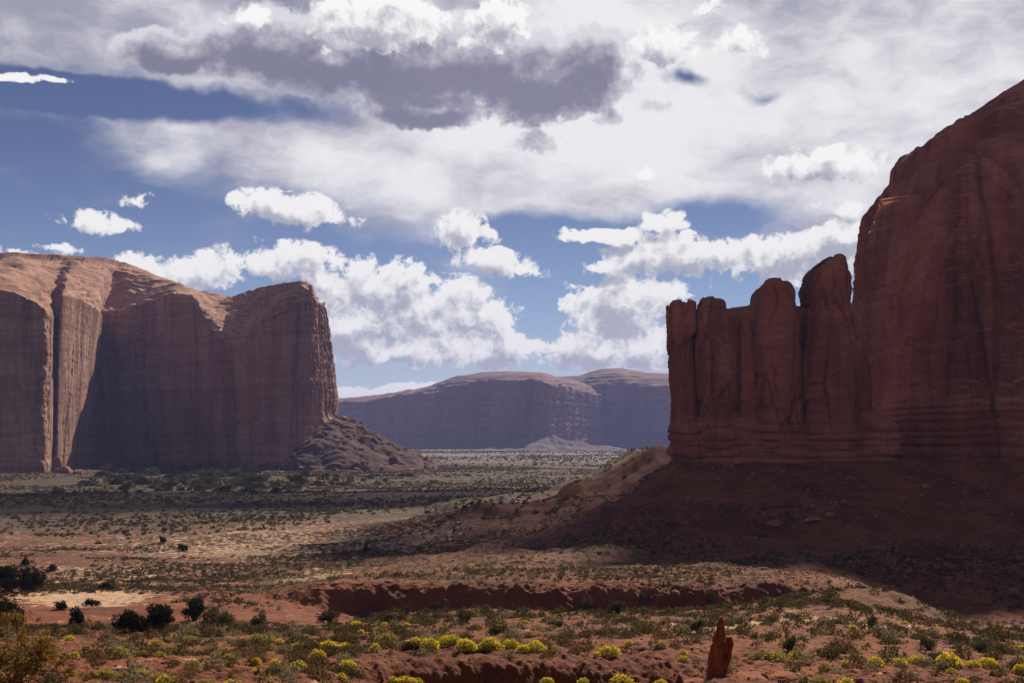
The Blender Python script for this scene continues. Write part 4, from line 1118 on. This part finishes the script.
# rubble on the shaded apron of the butte
n = 0
while n < 150:
    px = rj.uniform(560, 1024); py = rj.triangular(452, 610, 500)
    if px < 690 and py < 462 + (690 - px) * .5: continue
    p = ground_hit(px, py)
    if p.y < 170: continue
    w = rj.choice([1.6, 2.0, 2.6, 3.2, 4.2, 5.6]) * rj.uniform(.8, 1.25)
    boulder(px, py, w, w * rj.uniform(.5, .8), 'reddish boulder among the rubble strewn over the apron of the butte', 'rubble on the apron of the butte', D=None); n += 1
for px, py, w, h, lab in [(1013, 596, 15, 10, 'large pale boulder low on the shaded apron at the far right'), (925, 488, 11, 7, 'pale block high on the apron near the dark gully'),
    (905, 503, 9, 6, 'second pale block on the apron, below the first beside the gully'), (812, 522, 22, 7, 'long red slab in the broken ledge across the apron'),
    (775, 526, 18, 6, 'dark slab at the left end of the broken ledge on the apron'), (830, 518, 10, 8, 'upright block at the right end of the broken ledge'),
    (883, 588, 9, 4, 'flat pale slab just above the crest of the red mound'), (598, 590, 7, 4, 'pale boulder on the rim of the wash near the dark shrub'), (610, 611, 8, 5, 'rounded pale boulder beside the spreading shrub')]:
    boulder(px, py, w, h, lab, 'large blocks on the apron')
# rubble on the mesa talus
tv = Pm[:, 4:cut].reshape(-1, 3)
tpx = 512 + F * tv[:, 0] / tv[:, 1]; tn = grid_normals(Pm)[:, 4:cut].reshape(-1, 3)
show = np.where((tpx > 268) & (tpx < 432) & (tn[:, 1] < .05) & (tv[:, 1] < 1700))[0]
for k in range(125):
    q = tv[show[rj.randrange(len(show))]]
    s_ = rj.choice([1.6, 2.2, 3.0, 4.2]) * rj.uniform(.8, 1.3)
    o = link('boulder', rj.choice(bould), None, q); o.scale = (s_ * 1.2, s_ * rj.uniform(.7, 1.1), s_ * .85); o.rotation_euler = (rj.uniform(-.3, .3), rj.uniform(-.3, .3), rj.uniform(0, 6))
    tag(o, 'dark block among the rubble on the talus below the mesa prow', 'boulder', 'rubble on the mesa talus')
for k in range(60):
    q = tv[show[rj.randrange(len(show))]]; s_ = rj.uniform(1.4, 3.0)
    o = empty('juniper', (q[0], q[1], q[2] - .3)); o.scale = (s_, s_, s_ * .8); tr, cr = rj.choice(far_tree); link('trunk', tr, o); link('crown', cr, o)
    tag(o, 'small dark shrub growing among the rubble on the mesa talus', 'shrub', 'shrubs on the mesa talus')

# the leaning slab on the red bank
def blade(name, Lc, Rc, D, depth, seed, parent):
    Lc, Rc = np.array(Lc, float), np.array(Rc, float); nz, nth = 60, 72
    py = np.linspace(max(Lc[0, 1], Rc[0, 1]), min(Lc[-1, 1], Rc[-1, 1]), nz); t = np.linspace(0, 1, nz)
    xl = (np.interp(-py, -Lc[:, 1], Lc[:, 0]) - 512) / F * D; xr = (np.interp(-py, -Rc[:, 1], Rc[:, 0]) - 512) / F * D
    z = (HZ - py) / F * D; cx, hw = (xl + xr) / 2, (xr - xl) / 2
    th = np.linspace(0, 2 * np.pi, nth, endpoint=False); c, s_ = np.cos(th), np.sin(th)
    ex, ey = np.sign(c) * np.abs(c) ** .55, np.sign(s_) * np.abs(s_) ** .55
    X = cx[None] + hw[None] * ex[:, None]; Y = D + depth * ey[:, None] * (1 - .45 * t[None]) + 0 * X; Z = z[None] + 0 * X
    Pc = np.stack([X, Y, Z], -1); Nc = grid_normals(Pc, True)
    f1, f2, ci = worley(X * 4 + Y * 2, Z * 1.6 + seed, seed)
    rel = (ci - .5) * .12 - .08 * np.exp(-((f2 - f1) / .06) ** 2) + .05 * fbm(X * 5, Y * 5, Z * 3, 4)
    Pc = Pc + Nc * rel[..., None] * np.minimum(1, hw * 4)[None, :, None]
    Pc[..., 2] += sstep(t, .82, 1)[None] * .16 * perlin(X * 5, Y * 5, seed)
    loc = np.array(parent.location); i = np.arange(nth)
    V = np.concatenate([(Pc - loc).reshape(-1, 3), (Pc[:, -1].mean(0) - loc + [0, 0, .02])[None]])
    fan = np.stack([i * nz + nz - 1, ((i + 1) % nth) * nz + nz - 1, np.full(nth, nth * nz)], -1)
    return link(name, mesh_arrays(name, V, [grid_faces(nth, nz, True), fan], M['near_rock']), parent)
RD = 55.5
lr = empty('leaning_rock', ((716 - 512) / F * RD, RD, (HZ - 674) / F * RD))
tag(lr, 'tall split slab of orange red rock leaning upright on the red bank', 'rock')
blade('tall_slab', [(705, 682), (707, 668), (709.5, 655), (713.5, 638), (717, 624), (719.5, 618)], [(722, 682), (722, 668), (723, 650), (725.5, 634), (725, 624), (723, 619)], RD, .30, 3, lr)
blade('short_slab', [(718, 680), (719, 662), (721, 648), (725, 640)], [(726, 680), (729, 664), (731.5, 652), (733, 643), (731.5, 637)], RD + .35, .22, 8, lr)
slabs = [rock_mesh('rock_slab', 40 + k, M['near_rock'], 16, .38, 3, .06) for k in range(4)]
def slab(px, py, w, h, label, dz=.0, D=None):
    p = ground_hit(px, py) if D is None else Vector(((px - 512) / F * D, D, (HZ - py) / F * D)); s_ = w * p.y / F / 2
    o = link('rock_slab', rj.choice(slabs), None, (p.x, p.y, p.z + dz)); o.scale = (s_, s_ * .8, h * p.y / F / .7); o.rotation_euler = (rj.uniform(-.12, .12), rj.uniform(-.12, .12), rj.uniform(-.4, .4))
    return tag(o, label, 'rock', 'flat red slabs on the bank')
slab(648, 653, 20, 5, 'dark red slab on the bank top left of the leaning rock')
slab(658, 660, 16, 6, 'tilted red slab jutting from the bank, left of the leaning rock')
slab(764, 664, 28, 7, 'long dark slab on the bank right of the leaning rock')
slab(748, 678, 46, 9, 'thick ledge slab right beside the foot of the leaning rock')
slab(785, 680, 44, 9, 'broad flat ledge slab at the bottom, farther from the leaning rock')
slab(695, 682, 34, 8, 'ledge slab at the bottom left of the leaning rock')
slab(722, 673, 10, 3, 'small pale stone at the foot of the leaning rock')
slab(753, 675, 9, 3, 'small pale stone on the ledge right of the leaning rock')
# loose stones
st_t = []
for k in range(5):
    me = rock_mesh('stone', 60 + k, None, 14, .7, 1, .0); V = np.empty(len(me.vertices) * 3); me.vertices.foreach_get('co', V); Fc = np.array([p.vertices[:] for p in me.polygons])
    st_t.append((V.reshape(-1, 3), Fc)); bpy.data.meshes.remove(me)
o = None
def stones(pts, mat, label):
    pts = np.array(pts); n = len(pts); r = np.random.default_rng(3); z = ground_z(pts[:, 0], pts[:, 1])
    return tag(scatter_mesh('gravel', st_t, np.stack([pts[:, 0], pts[:, 1], z], -1), pts[:, 2], r.uniform(0, 6.28, n), r.integers(0, 5, n), M[mat]), label, 'stones', kind='stuff')
stones(field(14000, 44, 110, (.02, .13), lambda x, D_, px: .35 + .8 * perlin(x * .2, D_ * .2, 2.2) + .4 * (D_ < 62), seed=8), 'near_rock', 'loose red stones scattered over the foreground soil')
stones(field(9000, 180, 420, (.15, .9), lambda x, D_, px: (.5 + .7 * perlin(x * .03, D_ * .03, 8.1)) * sstep(px, 560, 700) + .05, seed=9), 'boulder', 'small loose stones on the shaded apron')

# ------------------------------------------------------------------ clouds high overhead, out of the picture, one shadowing the plain, two added to darken ground by the butte
m, t, out = new_mat('cloud_white')
dif = t.n.new('ShaderNodeBsdfDiffuse'); dif.inputs[0].default_value = rgb(.85, .85, .87); tp = t.n.new('ShaderNodeBsdfTransparent'); mx = t.n.new('ShaderNodeMixShader')
ob = t.n.new('ShaderNodeObjectInfo'); t.l.new(t.math('MULTIPLY', t.math('GREATER_THAN', t.sep(ob.outputs['Location'])[2], 1000.0), .55), mx.inputs[0])
t.l.new(dif.outputs[0], mx.inputs[1]); t.l.new(tp.outputs[0], mx.inputs[2]); t.l.new(mx.outputs[0], out.inputs[0])
def cloud(target, H, rx, ry, rot, seed, label):
    bm = bmesh.new(); bmesh.ops.create_icosphere(bm, subdivisions=5, radius=1)
    V = np.array([v.co[:] for v in bm.verts]); Fc = np.array([[v.index for v in f.verts] for f in bm.faces]); bm.free()
    V = V * (1 + .55 * fbm(V[:, 0] * 1.6 + seed, V[:, 1] * 1.6, V[:, 2] * 1.6, 5, .55))[:, None]
    V = V * np.array([rx, ry, min(rx, ry) * .5]); V[:, 2] = np.where(V[:, 2] < 0, V[:, 2] * .3, V[:, 2])
    o = link('cloud', mesh_arrays('cloud', V, [Fc], m))
    k = (H - target[2]) / SUN.z
    o.location = (target[0] + SUN.x * k, target[1] + SUN.y * k, H); o.rotation_euler = (0, 0, rot)
    return tag(o, label, 'cloud', 'clouds overhead', 'stuff')
cloud((-130, 775, -40), 1500, 460, 120, .08, 2.2, 'long flat white cloud high above the plain')
cloud((104, 300, -28), 760, 88, 46, -.30, 6.1, 'unseen white cloud added to extend the shade before the butte')  # added out of view to carry the butte's shadow on across the wash

cloud((18, 440, -18), 1150, 62, 70, .2, 4.3, 'thin unseen cloud added to dim the slope left of the butte')  # added out of view, half transparent, to tone down the sunlit spur

# ------------------------------------------------------------------ the air
bm = bmesh.new(); bmesh.ops.create_cube(bm, size=1)
me = bpy.data.meshes.new('haze'); bm.to_mesh(me); bm.free()
hz_o = link('haze', me, None, (0, 7300, 135.0)); hz_o.scale = (30400, 16000, 570)
m, t, out = new_mat('haze_air')
pv = t.n.new('ShaderNodeVolumePrincipled'); pv.inputs['Color'].default_value = rgb(.44, .50, 1.0); pv.inputs['Density'].default_value = 5.0e-5
pv.inputs['Anisotropy'].default_value = .15
t.l.new(pv.outputs[0], out.inputs['Volume']); me.materials.append(m)
tag(hz_o, 'thin blue air between the viewer and the far mesas', 'haze', kind='stuff')
